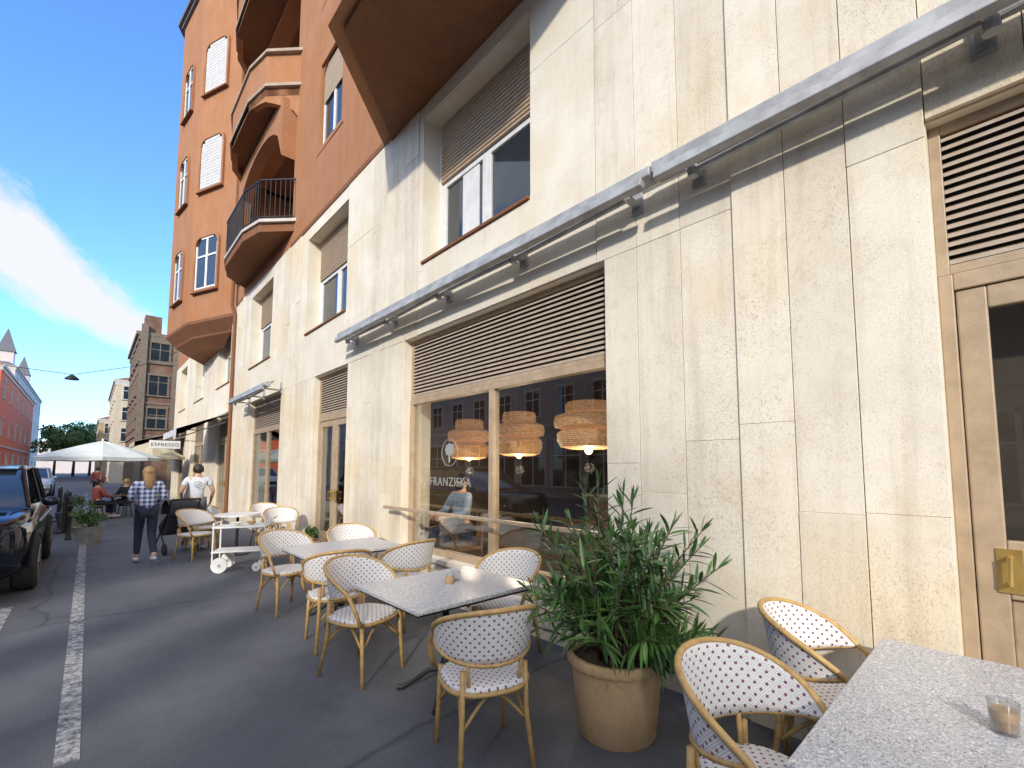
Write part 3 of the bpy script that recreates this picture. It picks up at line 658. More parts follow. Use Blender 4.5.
for i in range(96):
    a=random.uniform(0,2*PI); sp=random.uniform(.05,1)**.70; r0=random.uniform(0,.12)
    top=Vector((math.cos(a)*sp*.62,math.sin(a)*sp*.62,random.uniform(.92,1.60)-sp*.40))
    if random.random()<.24: top.z=random.uniform(.60,.88)
    p0=Vector((math.cos(a)*r0,math.sin(a)*r0,.43)); mid=(p0+top)/2+Vector((0,0,.04))-Vector((math.cos(a),math.sin(a),0))*.05*sp
    pts=[(1-t)**2*p0+2*t*(1-t)*mid+t*t*top for t in [k/6 for k in range(7)]]
    st.tube(pts,[.008,.007,.0065,.006,.005,.004,.003],5)
    nl=random.randint(18,26)
    for k in range(nl):
        t=.38+.62*k/nl; p=(1-t)**2*p0+2*t*(1-t)*mid+t*t*top; tg=(2*(1-t)*(mid-p0)+2*t*(top-mid)).normalized()
        b_=k*2.1+random.uniform(-.4,.4); o=tg.orthogonal().normalized(); o=Matrix.Rotation(b_,3,tg)@o
        d=(tg*random.uniform(.45,1.1)+o+Vector((0,0,.1))).normalized(); leaf(lf,p,d,random.uniform(.12,.21),random.uniform(.016,.027),random.uniform(.0,.32))
    for k in range(5):
        d=(tg*1.6+Vector((random.uniform(-1,1),random.uniform(-1,1),.4))*.6).normalized(); leaf(lf,top,d,random.uniform(.08,.13),.014,.05)
st.build('stem',M['bark'],P_,smooth='all'); lf.build('foliage',M['leaf'],P_,fixn=False)
def crown(q,c,r,n,s,seed=0,clumps=None):
    rnd=random.Random(seed); cl=clumps or 14; cs=[]
    for i in range(cl):
        while True:
            v=Vector((rnd.uniform(-1,1),rnd.uniform(-1,1),rnd.uniform(-1,1)))
            if v.length<1: break
        cs.append((Vector((c[0]+v.x*r[0]*.75,c[1]+v.y*r[1]*.75,c[2]+v.z*r[2]*.75)),rnd.uniform(.25,.48)))
    for i in range(n):
        cc,k=rnd.choice(cs); v=Vector((rnd.gauss(0,1),rnd.gauss(0,1),rnd.gauss(0,1))).normalized()*rnd.uniform(.6,1)
        p=cc+Vector((v.x*r[0]*k,v.y*r[1]*k,v.z*r[2]*k)); u=Vector((rnd.uniform(-1,1),rnd.uniform(-1,1),rnd.uniform(-1,1))).normalized(); w=u.orthogonal().normalized(); z=s*rnd.uniform(.6,1.3)
        q.quad(p-u*z,p-w*z*.5,p+u*z,p+w*z*.5)
def potted(name,x,y,h,rp,label,mat,n=500,g=1.0):
    r=empty(name,(x,y,0)); tag(r,label,'plant')
    MB().lathe([(.001,0),(rp*.75,0),(rp,h*.9),(rp*1.08,h),(rp*.9,h),(rp*.85,h*.9),(.001,h*.9)],24).build('pot',mat,r,smooth=True)
    MB().tube([(0,0,h*.85),(0,0,h+.15)],.02,6).build('stem',M['bark'],r)
    q=MB(); crown(q,(0,0,h+rp*.9*g),(rp*1.2*g,rp*1.2*g,rp*1.0*g),n,.03,int(x*100+y*10)); q.build('foliage',M['leaf2'],r,fixn=False)
potted('potted_shrub',2.85,8.35,.36,.18,'small leafy shrub in a pale clay pot by the wall behind the white trolley',M['pot'],350,.7)
potted('street_planter',.08,13.6,.36,.24,'round concrete planter with a low bush, nearest the dark parked car',M['concrete'],900,1.15)
potted('street_planter',-.3,17.5,.42,.28,'round concrete planter with a low bush, just left of the umbrella pole',M['concrete'],700)
# ------------------------------------------------------------------ trolley
t=empty('serving_trolley',(1.86,8.5,0),R(-25)); tag(t,'white serving trolley with large round wheels beside the small round table','trolley'); t.scale=(.88,.88,.93)
for z in (.32,.72): MB().box(-.42,.42,-.24,.24,z,z+.025).build('shelf',M['white'],t,bevel=.006)
q=MB()
for sx in (-.4,.4):
    for sy in (-.22,.22): q.tube([(sx,sy,.12),(sx,sy,.80)],.014,7)
    q.tube([(sx,-.22,.80),(sx,.22,.80)],.014,7)
q.tube([(.4,-.2,.80),(.52,-.2,.86),(.52,.2,.86),(.4,.2,.80)],.014,7); q.build('frame',M['white'],t,smooth=True)
for sx,rr in ((-.28,.125),(.3,.07)):
    for sy in (-.26,.26):
        w=MB().lathe([(rr*.15,-.02),(rr*.8,-.015),(rr,-.018),(rr,.018),(rr*.8,.015),(rr*.15,.02),(.001,.03)],24,(sx,sy,rr),'y').build('wheel',M['white'],t,smooth=True)
        MB().lathe([(.001,-.035),(rr*.2,-.035),(rr*.2,.035),(.001,.035)],12,(sx,sy,rr),'y').build('hub',M['alu'],w)
for k,(x,y,s) in enumerate(((1.75,8.45,.09),(1.98,8.5,.07))):
    bw=MB().lathe([(.001,0),(s*.5,0),(s,.05),(s*1.02,.055),(s*.9,.05),(.001,.012)],20).build('bowl',(M['white'],M['pot'])[k],None,smooth=True,loc=(x,y,.695)); tag(bw,('white bowl on top of the white trolley','brown bowl on top of the white trolley')[k],'bowl')
# ------------------------------------------------------------------ people
def skin(name,verts,edges,rad,mat,parent,root=0,sub=2):
    me=bpy.data.meshes.new(name); me.from_pydata(verts,edges,[]); me.materials.append(mat)
    o=bpy.data.objects.new(name,me); COL.objects.link(o); o.parent=parent
    md=o.modifiers.new('Skin','SKIN'); md.use_smooth_shade=True; md.branch_smoothing=.5
    for i,r_ in enumerate(rad):
        d=me.skin_vertices[0].data[i]; d.radius=(r_,r_); d.use_root=(i==root)
    s=o.modifiers.new('Sub','SUBSURF'); s.levels=sub; s.render_levels=sub
    return o
def person(label,loc,rz,J,top,legs,hair,hairstyle='short',sleeve='long',short=False,female=False,beard=False,sc=1,shoe='shoe',prt=False):
    r=empty('person',loc,rz); r.scale=(sc,sc,sc); tag(r,label,'person')
    j=dict(pel=(0,0,.95),sp=(0,0,1.12),ch=(0,.0,1.30),nk=(0,-.005,1.46),hd=(0,.01,1.56),tp=(0,.01,1.66),
      sL=(-.165,0,1.40),eL=(-.215,-.03,1.13),wL=(-.22,.05,.90),sR=(.165,0,1.40),eR=(.215,-.03,1.13),wR=(.22,.05,.90),
      hL=(-.085,0,.92),kL=(-.095,.03,.50),aL=(-.095,-.02,.09),hR=(.085,0,.92),kR=(.095,.03,.50),aR=(.095,-.02,.09)); j.update(J)
    V=[];E=[];RR=[];I={}
    def a(k,p,rad,par=None):
        V.append(tuple(p)); RR.append(rad); I[k]=len(V)-1
        if par is not None: E.append((I[par],I[k]))
    def lerp(p,q,t): return tuple(p[i]+(q[i]-p[i])*t for i in range(3))
    a('pel',j['pel'],.12); a('sp',j['sp'],.105,'pel'); a('ch',j['ch'],.125,'sp'); a('nk',j['nk'],.052,'ch'); a('hd0',lerp(j['nk'],j['hd'],.65),.062,'nk'); a('hd',j['hd'],.082,'hd0'); a('tp',j['tp'],.068,'hd')
    for s in 'LR':
        a('s'+s,j['s'+s],.058,'ch'); a('e'+s,j['e'+s],.041,'s'+s); a('w'+s,j['w'+s],.026,'e'+s)
        w=Vector(j['w'+s]); d=(w-Vector(j['e'+s])).normalized(); sd=d.cross(Vector((1,0,0))); sd=(sd if sd.length>.2 else Vector((0,1,0))).normalized()
        pm_=w+d*.07; a('p'+s,pm_,.024,'w'+s)
        inn=Vector((1 if s=='L' else -1,0,0))
        for q,(off,ln) in enumerate(((-.03,.065),(-.01,.08),(.01,.075),(.028,.06))):
            b_=pm_+sd*off+d*.03; a('f%d%s'%(q,s),b_,.009,'p'+s); a('g%d%s'%(q,s),b_+d*ln*.6+inn*.015,.008,'f%d%s'%(q,s))
        a('t0'+s,w+d*.045+sd*.04,.010,'p'+s); a('t1'+s,w+d*.08+sd*.055+inn*.015,.008,'t0'+s)
        a('h'+s,j['h'+s],.090,'pel'); a('k'+s,j['k'+s],.058,'h'+s); a('c'+s,lerp(j['k'+s],j['a'+s],.3),.055,'k'+s); a('a'+s,j['a'+s],.036,'c'+s)
        f=Vector(j['a'+s]); a('o'+s,f+Vector((0,.13,-.05)),.03,'a'+s)
    skin('body',V,E,RR,M['skin'],r,0,2)
    V=[];E=[];RR=[];I={}
    a('pel',lerp(j['pel'],j['sp'],-.15 if not female else -.45),.135 if not female else .155); a('sp',j['sp'],.128 if not female else .14,'pel'); a('ch',j['ch'],.140,'sp'); a('c2',lerp(j['ch'],j['nk'],.62),.085,'ch')
    for s in 'LR':
        a('s'+s,j['s'+s],.072,'ch'); a('e'+s,lerp(j['s'+s],j['e'+s],.98 if sleeve=='long' else .62),.056 if sleeve=='long' else .066,'s'+s)
        if sleeve=='long': a('w'+s,lerp(j['e'+s],j['w'+s],.9),.038,'e'+s)
    skin('shirt',V,E,RR,M[top],r,0,2)
    V=[];E=[];RR=[];I={}
    a('pel',j['pel'],.128)
    for s in 'LR':
        a('h'+s,j['h'+s],.098,'pel'); a('k'+s,lerp(j['h'+s],j['k'+s],1 if not short else .85),.070 if not short else .085,'h'+s)
        if not short: a('a'+s,lerp(j['k'+s],j['a'+s],.93),.048,'k'+s)
    skin('trousers',V,E,RR,M[legs],r,0,2)
    hd=Vector(j['hd']); q=MB()
    q.ell((hd.x,hd.y-.022,hd.z+.03+(.018 if beard else 0)),(.094,.098 if beard else .102,.10-(.012 if beard else 0)),16,10)
    if hairstyle=='long':
        q.loft([[(hd.x+w_*math.cos(t_),hd.y-.045+dd*math.sin(t_)+yo,hd.z+zo) for t_ in [2*PI*k/14 for k in range(14)]] for w_,dd,yo,zo in ((.080,.06,.0,.06),(.088,.065,-.01,-.02),(.080,.045,-.035,-.10),(.068,.035,-.06,-.18),(.04,.02,-.07,-.25),(.01,.01,-.07,-.28))])
    q.build('hair',M[hair],r,smooth='all')
    MB().ell((hd.x,hd.y+.088,hd.z-.012),(.013,.02,.02),8,6).build('nose',M['skin'],r,smooth='all')
    for sx in (-1,1):
        MB().ell((hd.x+sx*.032,hd.y+.077,hd.z+.012),(.011,.008,.007),8,6).build('eye',M['black'],r,smooth='all')
        if hairstyle!='long': MB().ell((hd.x+sx*.088,hd.y-.0,hd.z-.005),(.012,.02,.03),8,6).build('ear',M['skin'],r,smooth='all')
    MB().ell((hd.x,hd.y+.077,hd.z-.052),(.025,.008,.006),8,6).build('mouth',M['redshirt'],r,smooth='all')
    if beard: MB().ell((hd.x,hd.y+.032,hd.z-.062),(.074,.066,.048),12,8).build('beard',M['darkhair'],r,smooth='all')
    if prt:
        q=MB(); q.tube([(.06*math.cos(2*PI*k/20),-.150,1.28+.06*math.sin(2*PI*k/20)) for k in range(21)],.007,5,False); q.tube([(-.035,-.152,1.26),(0,-.153,1.30),(.035,-.152,1.26)],.006,5); q.build('back_print',M['print'],r)
    for s in 'LR':
        f=Vector(j['a'+s]); MB().ell((f.x,f.y+.06,f.z-.045),(.048,.135,.045),12,8).build('shoe',M[shoe],r,smooth='all')
    return r
person('woman walking away in a blue and white plaid shirt and dark jeans',(.76,10.05,0),R(4),
  dict(eL=(-.24,-.02,1.14),wL=(-.16,.14,1.08),eR=(.24,-.02,1.14),wR=(.17,.16,1.06),kL=(-.07,.20,.54),aL=(-.07,.26,.10),kR=(.085,.0,.50),aR=(.09,-.30,.17)),'plaid','jeans','blond','long','long',female=True,sc=.97)
person('man standing in a white printed t-shirt beside a black pushchair',(1.62,11.2,0),R(-5),
  dict(eL=(-.26,.05,1.14),wL=(-.24,.25,1.02),eR=(.27,.03,1.14),wR=(.25,.2,.95),kL=(-.12,.06,.50),aL=(-.14,.04,.09),kR=(.12,.02,.5),aR=(.13,-.06,.09)),'tee','shorts','darkhair','short','short',short=True,sc=1.0,prt=True)
SIT=dict(kL=(-.12,.42,.93),aL=(-.12,.42,.55),kR=(.12,.42,.93),aR=(.12,.42,.55),eL=(-.24,.10,1.16),wL=(-.14,.32,1.13),eR=(.24,.10,1.16),wR=(.14,.32,1.13))
SI2=dict(SIT); SI2.update(aL=(-.12,.38,.50),aR=(.12,.38,.50),kL=(-.12,.36,.93),kR=(.12,.36,.93))
person('bearded man in a pale blue shirt seated inside the cafe window',(3.95,5.46,-.27),R(88),SI2,'blueshirt','jeans','darkhair','short','long',beard=True,sc=1.07)
ic=empty('indoor_chair',(3.97,5.45,.05),R(88)); tag(ic,'dark wooden chair under the seated man inside the cafe','chair')
MB().box(-.2,.2,-.2,.2,.40,.44).build('seat',M['wood'],ic,bevel=.01); MB().box(-.18,.18,-.24,-.21,.55,.80).build('backrest',M['wood'],ic,bevel=.008)
for sx in (-.17,.17):
    for sy,zt_ in ((.17,.4),(-.22,.80)): MB().tube([(sx,sy,0),(sx,sy,zt_)],.017,7).build('leg',M['wood'],ic)
def sitter(x,y,rz,top,hair,label,hs='short'):
    person(label,(x,y,-.42),R(rz),SIT,top,'jeans',hair,hs,'long')
    s=empty('terrace_stool',(x,y,0),R(rz)); tag(s,'dark stool under the '+label.split(' seated')[0],'stool')
    MB().lathe([(.001,.44),(.19,.44),(.20,.42),(.001,.40)],20).build('seat',M['wood'],s,smooth=True)
    for k in range(4):
        a_=PI/4+k*PI/2; MB().tube([(.13*math.cos(a_),.13*math.sin(a_),.41),(.19*math.cos(a_),.19*math.sin(a_),0)],.014,6).build('leg',M['black'],s)
sitter(.25,19.6,-60,'redshirt','darkhair','person in red seated under the big pale umbrella')
sitter(.95,20.1,120,'blackcloth','blond','fair haired person in black seated under the big pale umbrella','long')
person('person in red walking far down the street',(.35,30,0),0,dict(kL=(-.08,.14,.53),aL=(-.085,.18,.10),aR=(.09,-.2,.14)),'redshirt','jeans','darkhair','short','long')
# pushchair
p=empty('pushchair',(1.30,11.15,0),R(10)); tag(p,'black folding pushchair beside the man in the white t-shirt','pushchair')
MB().loft([[(-.2,-.2,.35),(.2,-.2,.35),(.2,.22,.30),(-.2,.22,.30)],[(-.22,-.30,.62),(.22,-.30,.62),(.22,.26,.48),(-.22,.26,.48)],[(-.2,-.32,.78),(.2,-.32,.78),(.2,-.05,.70),(-.2,-.05,.70)]]).build('seat_shell',M['blackcloth'],p,bevel=.03)
prof=[]
for i in range(9):
    a_=PI*i/8; prof.append([(x_,-.12-.25*math.cos(a_),.72+.28*math.sin(a_)) for x_ in (-.22,.22)])
b=MB(); b.v=[v for pr in prof for v in pr]; b.f=[(2*i,2*i+1,2*i+3,2*i+2) for i in range(8)]; b.build('hood',M['blackcloth'],p,smooth='all')
q=MB()
for sx in (-.23,.23): q.tube([(sx,-.48,1.02),(sx,-.3,.75),(sx,.32,.10)],.013,7); q.tube([(sx,.05,.38),(sx,-.3,.10)],.013,7)
q.tube([(-.23,-.48,1.02),(.23,-.48,1.02)],.016,7); q.tube([(-.23,.0,.45),(.23,0,.45)],.012,6); q.build('frame',M['black'],p)
for sx in (-.25,.25):
    for sy in (-.3,.32):
        w=MB().lathe([(.05,-.018),(.10,-.018),(.10,.018),(.05,.018)],20,(sx,sy,.10),'x').build('wheel',M['rubber'],p,smooth=True); MB().lathe([(.001,-.012),(.052,-.012),(.052,.012),(.001,.012)],14,(sx,sy,.10),'x').build('hub',M['rim'],w)
# ------------------------------------------------------------------ umbrellas
def umbrella(x,y,rad,ze,zt_,mat,label,n=8):
    r=empty('parasol',(x,y,0)); tag(r,label,'umbrella')
    q=MB(); rings=[]
    for t,z in ((.02,zt_),(.35,zt_-(zt_-ze)*.30),(.7,zt_-(zt_-ze)*.66),(1,ze),(1,ze-.12)):
        rg=[]
        for k in range(n*2):
            a_=2*PI*k/(n*2); rr=rad*t*(1 if k%2==0 else math.cos(PI/n)*.98); rg.append((rr*math.cos(a_),rr*math.sin(a_),z-(0 if k%2==0 else .02)))
        rings.append(rg)
    q.loft(rings,cap=False); q.build('canopy',mat,r)
    MB().tube([(0,0,0),(0,0,zt_+.08)],.03,8).build('pole',M['white'],r,smooth=True)
    for k in range(n):
        a_=2*PI*k/n; MB().tube([(.03*math.cos(a_),.03*math.sin(a_),zt_-.04),(rad*.97*math.cos(a_),rad*.97*math.sin(a_),ze-.015)],.009,5).build('rib',M['alu'],r)
    MB().lathe([(.001,.0),(.32,.0),(.32,.07),(.05,.12),(.001,.12)],20).build('base',M['concrete'],r)
umbrella(.32,21.6,1.65,1.98,2.55,M['canvas'],'big pale grey green parasol standing in the street beyond the parked car')
umbrella(1.85,24.5,1.2,2.1,2.7,M['canvas2'],'beige parasol close to the building, right of the big pale one')
def ttable(x,y,label):
    r=empty('terrace_table',(x,y,0)); tag(r,label,'table'); MB().lathe([(.001,.74),(.35,.74),(.35,.71),(.001,.71)],20).build('tabletop',M['wood'],r); MB().tube([(0,0,0),(0,0,.71)],.03).build('pedestal',M['black'],r)
ttable(.62,19.9,'dark round table between the two people under the big parasol'); ttable(1.6,18.8,'dark round table on the terrace near the beige parasol')
def bollard(x,y,label):
    MB_=MB().lathe([(.001,0),(.06,0),(.065,.03),(.045,.06),(.04,.70),(.055,.72),(.055,.76),(.035,.78),(.05,.84),(.03,.90),(.001,.91)],18); o=MB_.build('bollard',M['black'],None,smooth=True,loc=(x,y,0)); tag(o,label,'bollard','black bollards along the parking lane')
bollard(-.25,14.6,'black iron bollard nearest the dark parked car'); bollard(-.3,16.1,'black iron bollard in the middle of the row beyond the dark car'); bollard(-.35,19.0,'farthest black iron bollard by the umbrella terrace')
def barrier(x,y,label):
    r=empty('terrace_screen',(x,y,0)); tag(r,label,'screen')
    MB().box(-.03,.03,-.8,.8,.12,.95).build('panel',M['blackcloth'],r,bevel=.01)
    for sy in (-.8,.8): MB().box(-.15,.15,sy-.03,sy+.03,0,.04).box(-.02,.02,sy-.02,sy+.02,.04,1.0).build('post',M['black'],r)
barrier(-.38,16.9,'low black terrace screen beyond the dark parked car'); barrier(-.6,20.5,'low black terrace screen beside the big parasol')
# ------------------------------------------------------------------ cars
def car(x,y,paint,label,L_=4.6,W=.92,H=1.66):
    r=empty('parked_car',(x,y,0)); tag(r,label,'car')
    st_=[(0,.62,.44,.70),(.03,.72,.36,.82),(.10,.82,.30,.90),(.22,.90,.26,.95),(.45,.96,.24,.99),(.9,.985,.22,1.04),(1.35,1,.22,1.08),(2.6,1,.22,1.09),(3.7,.99,.24,1.10),(4.3,.96,.28,1.10),(4.55,.90,.34,1.02),(4.6,.82,.42,.8)]
    rings=[]
    for (yy,wf,zb_,zt_) in st_:
        w=W*wf; half=[(w*.80,zb_),(w*.97,zb_+.10),(w,(zb_+zt_)/2),(w*.985,zt_-.14),(w*.93,zt_-.03),(w*.75,zt_),(w*.3,zt_+.025)]
        rings.append([(a_,yy,b_) for a_,b_ in half]+[(-a_,yy,b_) for a_,b_ in half[::-1]])
    MB().loft(rings).build('body',paint,r,smooth='all')
    gh=[(1.15,.84,1.04,1.055),(2.0,.80,1.05,1.57),(2.5,.80,1.05,1.62),(3.8,.78,1.06,1.59),(4.42,.78,1.06,1.12)]
    rings=[]
    for (yy,wf,zb_,zt_) in gh:
        w=W*wf*1.08; tpw=w*(1-.18*(zt_-zb_)/.56); half=[(w,zb_),(w*.5+tpw*.5,(zb_+zt_)/2),(tpw,zt_-.02),(tpw*.85,zt_)]
        rings.append([(a_,yy,b_) for a_,b_ in half]+[(-a_,yy,b_) for a_,b_ in half[::-1]])
    MB().loft(rings).build('window_glass',M['pane'],r,smooth=True)
    MB().loft([[(-.60,2.0,1.585),(.60,2.0,1.585),(.60,2.0,1.60),(-.60,2.0,1.60)],[(-.64,2.5,1.625),(.64,2.5,1.625),(.62,2.5,1.66),(-.62,2.5,1.66)],[(-.62,3.85,1.60),(.62,3.85,1.60),(.60,3.85,1.63),(-.60,3.85,1.63)]]).build('roof',paint,r,smooth=True)
    for sx in (-1,1):
        q=MB(); q.tube([(sx*.80,1.2,1.06),(sx*.67,2.0,1.58)],.028,6); q.tube([(sx*.83,2.75,1.06),(sx*.70,2.75,1.61)],.025,6); q.tube([(sx*.82,3.75,1.07),(sx*.68,3.72,1.60)],.045,6); q.tube([(sx*.78,4.4,1.10),(sx*.66,3.85,1.60)],.04,6); q.tube([(sx*.67,2.0,1.58),(sx*.71,2.5,1.625),(sx*.68,3.85,1.60)],.024,6)
        q.build('pillar',paint,r)
        MB().ell((sx*1.0,1.55,1.12),(.10,.06,.07)).build('wing_mirror',paint,r,smooth='all')
        MB().loft([[(sx*.46,.02,.74),(sx*.70,.10,.75),(sx*.72,.12,.86),(sx*.48,.06,.85)],[(sx*.50,.25,.76),(sx*.895,.44,.80),(sx*.89,.44,.91),(sx*.52,.25,.89)]]).build('headlight',M['lens'],r,smooth=True)
        for yy in (.88,3.72):
            w=MB().lathe([(.20,-.12),(.31,-.12),(.345,-.09),(.345,.09),(.31,.12),(.22,.12)],28,(sx*.84,yy,.345),'x').build('wheel',M['rubber'],r,smooth=True)
            q=MB().lathe([(.001,sx*.10),(.06,sx*.10),(.08,sx*.085)],20,(sx*.84,yy,.345),'x')
            for k in range(5):
                a_=2*PI*k/5; c_,s_=math.cos(a_),math.sin(a_); q.tube([(sx*(.84+.09),yy+c_*.05,.345+s_*.05),(sx*(.84+.10),yy+c_*.22,.345+s_*.22)],[.03,.022],6)
            q.lathe([(.21,sx*.12),(.235,sx*.125),(.24,sx*.10)],24,(sx*.84,yy,.345),'x'); q.build('rim',M['rim'],w,smooth=True)
            q=MB(); q.tube([(sx*.915,yy+.40*math.cos(a_),.345+.40*math.sin(a_)) for a_ in [PI*i/12 for i in range(13)]],.035,6); q.build('wheel_arch',M['rubber'],r)
    MB().box(-.40,.40,-.012,.06,.50,.72).build('grille',M['black'],r,bevel=.01); MB().box(-.26,.26,-.03,-.014,.40,.51).build('number_plate',M['plate'],r)
    for sx in (-1,1): MB().box(min(sx*.915,sx*.935),max(sx*.915,sx*.935),1.2,3.9,.86,.885).build('side_trim',M['alu'],r)
    return r
car(-1.38,8.2,M['carpaint'],'dark SUV parked at the left edge of the photo, nearest the camera')
car(-1.75,14.6,M['silver'],'silver car parked behind the dark SUV')
# ------------------------------------------------------------------ other buildings
def house(name,x0,x1,y0,y1,h,mat,roofm,label,side,floors,bays,rooft=2.2,endwin=0,shop=True,trimm='trim'):
    r=empty(name,((x0+x1)/2,(y0+y1)/2,0)); tag(r,label,'building'); w,d=(x1-x0)/2,(y1-y0)/2
    MB().box(-w,w,-d,d,0,h).build('wall',mat,r)
    MB().box(-w-.25,w+.25,-d-.05,d+.05,h,h+.25).box(-w-.1,w+.1,-d-.03,d+.03,h-.35,h-.0).build('cornice',M[trimm],r)
    if shop: MB().box(-w-.08,w+.08,-d-.03,d+.03,3.9,4.1).build('string_course',M[trimm],r)
    if rooft: MB().loft([[(-w-.2,-d,h+.25),(w+.2,-d,h+.25),(w+.2,d,h+.25),(-w-.2,d,h+.25)],[(-w*.35,-d*.9,h+.25+rooft),(w*.35,-d*.9,h+.25+rooft),(w*.35,d*.9,h+.25+rooft),(-w*.35,d*.9,h+.25+rooft)]]).build('roof',roofm,r)
    sx=w if side>0 else -w
    fh=(h-4.1)/floors
    st={}
    def win(px,py,pz,ang,ww,hh):
        if (ww,hh) not in st:
            o=empty('window',(px,py,pz),ang,r); q=MB()
            q.box(-ww/2-.12,-ww/2,-.06,.02,-hh/2,hh/2).box(ww/2,ww/2+.12,-.06,.02,-hh/2,hh/2).box(-ww/2-.12,ww/2+.12,-.08,.02,hh/2,hh/2+.16).box(-ww/2-.16,ww/2+.16,-.12,.02,-hh/2-.1,-hh/2)
            q.build('window_frame',M[trimm],o); MB().box(-ww/2,ww/2,-.012,.02,-hh/2,hh/2).build('pane',M['pane'],o)
            q=MB().box(-.03,.03,-.035,-.013,-hh/2,hh/2).box(-ww/2,-.03,-.035,-.013,hh*.15,hh*.15+.05).box(.03,ww/2,-.035,-.013,hh*.15,hh*.15+.05); q.build('glazing_bar',M['white' if trimm=='trim' else trimm],o)
            st[(ww,hh)]=o
        else:
            o=copy_tree(st[(ww,hh)],r); o.location=(px,py,pz); o.rotation_euler=(0,0,ang)
    ang=R(90) if side>0 else R(-90)
    for f in range(floors):
        if h<5: break
        for b_ in range(bays):
            win(sx,-d+2*d*(b_+.5)/bays,4.1+fh*(f+.5),ang,1.1,min(1.9,fh*.6))
        for b_ in range(endwin): win(-w+2*w*(b_+.5)/endwin if w<4 else -w+1.2+2.1*b_,-d,4.1+fh*(f+.5),0,1.1,min(1.9,fh*.6))
    if shop or h<5:
        for b_ in range(bays): win(sx,-d+2*d*(b_+.5)/bays,1.9,ang,1.9,2.5)
    return r
house('street_house',-24,-12,-45,-20,9.6,M['ochre'],M['roof'],'ochre town house across the street behind the camera',1,2,7,1.2)
house('street_house',-24,-12,-19.9,-10.7,8.9,M['pink'],M['roof'],'pale pink town house across the street behind the camera',1,2,4,1.0)
house('street_house',-16,-12,-10.6,-2.3,4.0,M['greyr'],M['slate'],'low grey shop added across the street so sun passes between two taller houses',1,1,3,.3,shop=False)  # unseen low roof, added to let sun streaks reach the ground
house('street_house',-24,-12,-2.2,10,8.9,M['cream'],M['slate'],'cream town house across the street opposite the cafe',1,2,6,.9)
house('street_house',-24,-12,10.1,30,8.9,M['greyr'],M['roof'],'grey town house across the street beyond the cream one',1,2,8,1.0)
house('street_house',-24,-10,30.1,58,9.6,M['pink'],M['slate'],'long pink town house across the street, out beyond the parked cars',1,2,10,1.5)
house('red_house',-19,-7,70,108,12.0,M['brick'],M['roof'],'bright red town house on the left side of the street',1,2,6,2.6,2,True,'trim')
tp=house('tall_pale_house',-24,-9.5,110,165,18,M['pink'],M['slate'],'tall pale house with grey roof rising behind the red house',1,3,7,3,3)
for k,(tx,ty) in enumerate(((6.0,-26),(6.0,0))):
    t_=MB().box(tx-.9,tx+.9,ty-.9,ty+.9,18.2,20.6).build('turret',M['pink'],tp)
    MB().loft([[(tx-1.1,ty-1.1,20.6),(tx+1.1,ty-1.1,20.6),(tx+1.1,ty+1.1,20.6),(tx-1.1,ty+1.1,20.6)],[(tx-.05,ty-.05,24.5),(tx+.05,ty-.05,24.5),(tx+.05,ty+.05,24.5),(tx-.05,ty+.05,24.5)]]).build('turret_roof',M['slate'],t_)
bb=house('brown_house',2.35,14,44,55,11.6,M['brown_brick'],M['slate'],'brown brick corner house with pale bands where the terracotta building ends',-1,3,4,0,3,True,'darktrim')
for z in (2.2,5.3,6.4,8.6,9.6): MB().box(-5.88,5.88,-5.55,5.55,z,z+.16).build('stone_band',M['darktrim'],bb)
for sx in (-5.6,-3.6): MB().box(sx-.2,sx+.2,-5.7,-5.4,0,12.4).build('pilaster',M['darktrim'],bb)
MB().box(-5.6,-4.6,-5.3,-4.1,11.8,13.2).build('chimney',M['brown_brick'],bb)
house('cream_house',1.75,12,66,86,11.0,M['cream'],M['roof'],'cream house with red tiled roof farther down on the right',-1,3,5,1.2,2)
house('yellow_house',.9,12,96,120,9.0,M['ochre'],M['roof'],'low yellow house at the far right end of the street',-1,2,6,1.6,2)
house('end_house',-14,6,215,230,9,M['pink'],M['roof'],'pale house closing the far end of the street',-1,2,4,2.5,4)
# trees
def tree(x,y,h,rc,label,seed,n=1800,leafs=.16,clumps=16):
    r=empty('street_tree',(x,y,0)); tag(r,label,'tree')
    q=MB(); rnd=random.Random(seed); q.tube([(0,0,0),(.05,.05,h*.3),(0,.1,h*.5),(0,0,h*.8)],[h*.022,h*.017,h*.013,.04],8)
    for k in range(6):
        a_=rnd.uniform(0,6.28); q.tube([(0,.05,h*rnd.uniform(.35,.55)),(math.cos(a_)*rc*.4,math.sin(a_)*rc*.4,h*.65),(math.cos(a_)*rc*.7,math.sin(a_)*rc*.7,h*.8)],[.08,.05,.02],6)
    q.build('trunk',M['bark'],r,smooth='all'); c=MB(); crown(c,(0,0,h*.68),(rc,rc,h*.34),n,leafs,seed,clumps); c.build('crown',M['leaf2'],r,fixn=False)
for i,(x,y,h,rc,lab) in enumerate(((-4.6,120,10,3.8,'leafy street tree in front of the red house end'),(-2.2,128,11.5,4,'leafy street tree, second from the left at the far end'),(.2,135,11,3.8,'leafy street tree in the middle of the far end'),(2.4,140,9.5,3.4,'rightmost leafy tree at the far end of the street'))):
    tree(x,y,h,rc,lab,i+5,2400,.32)
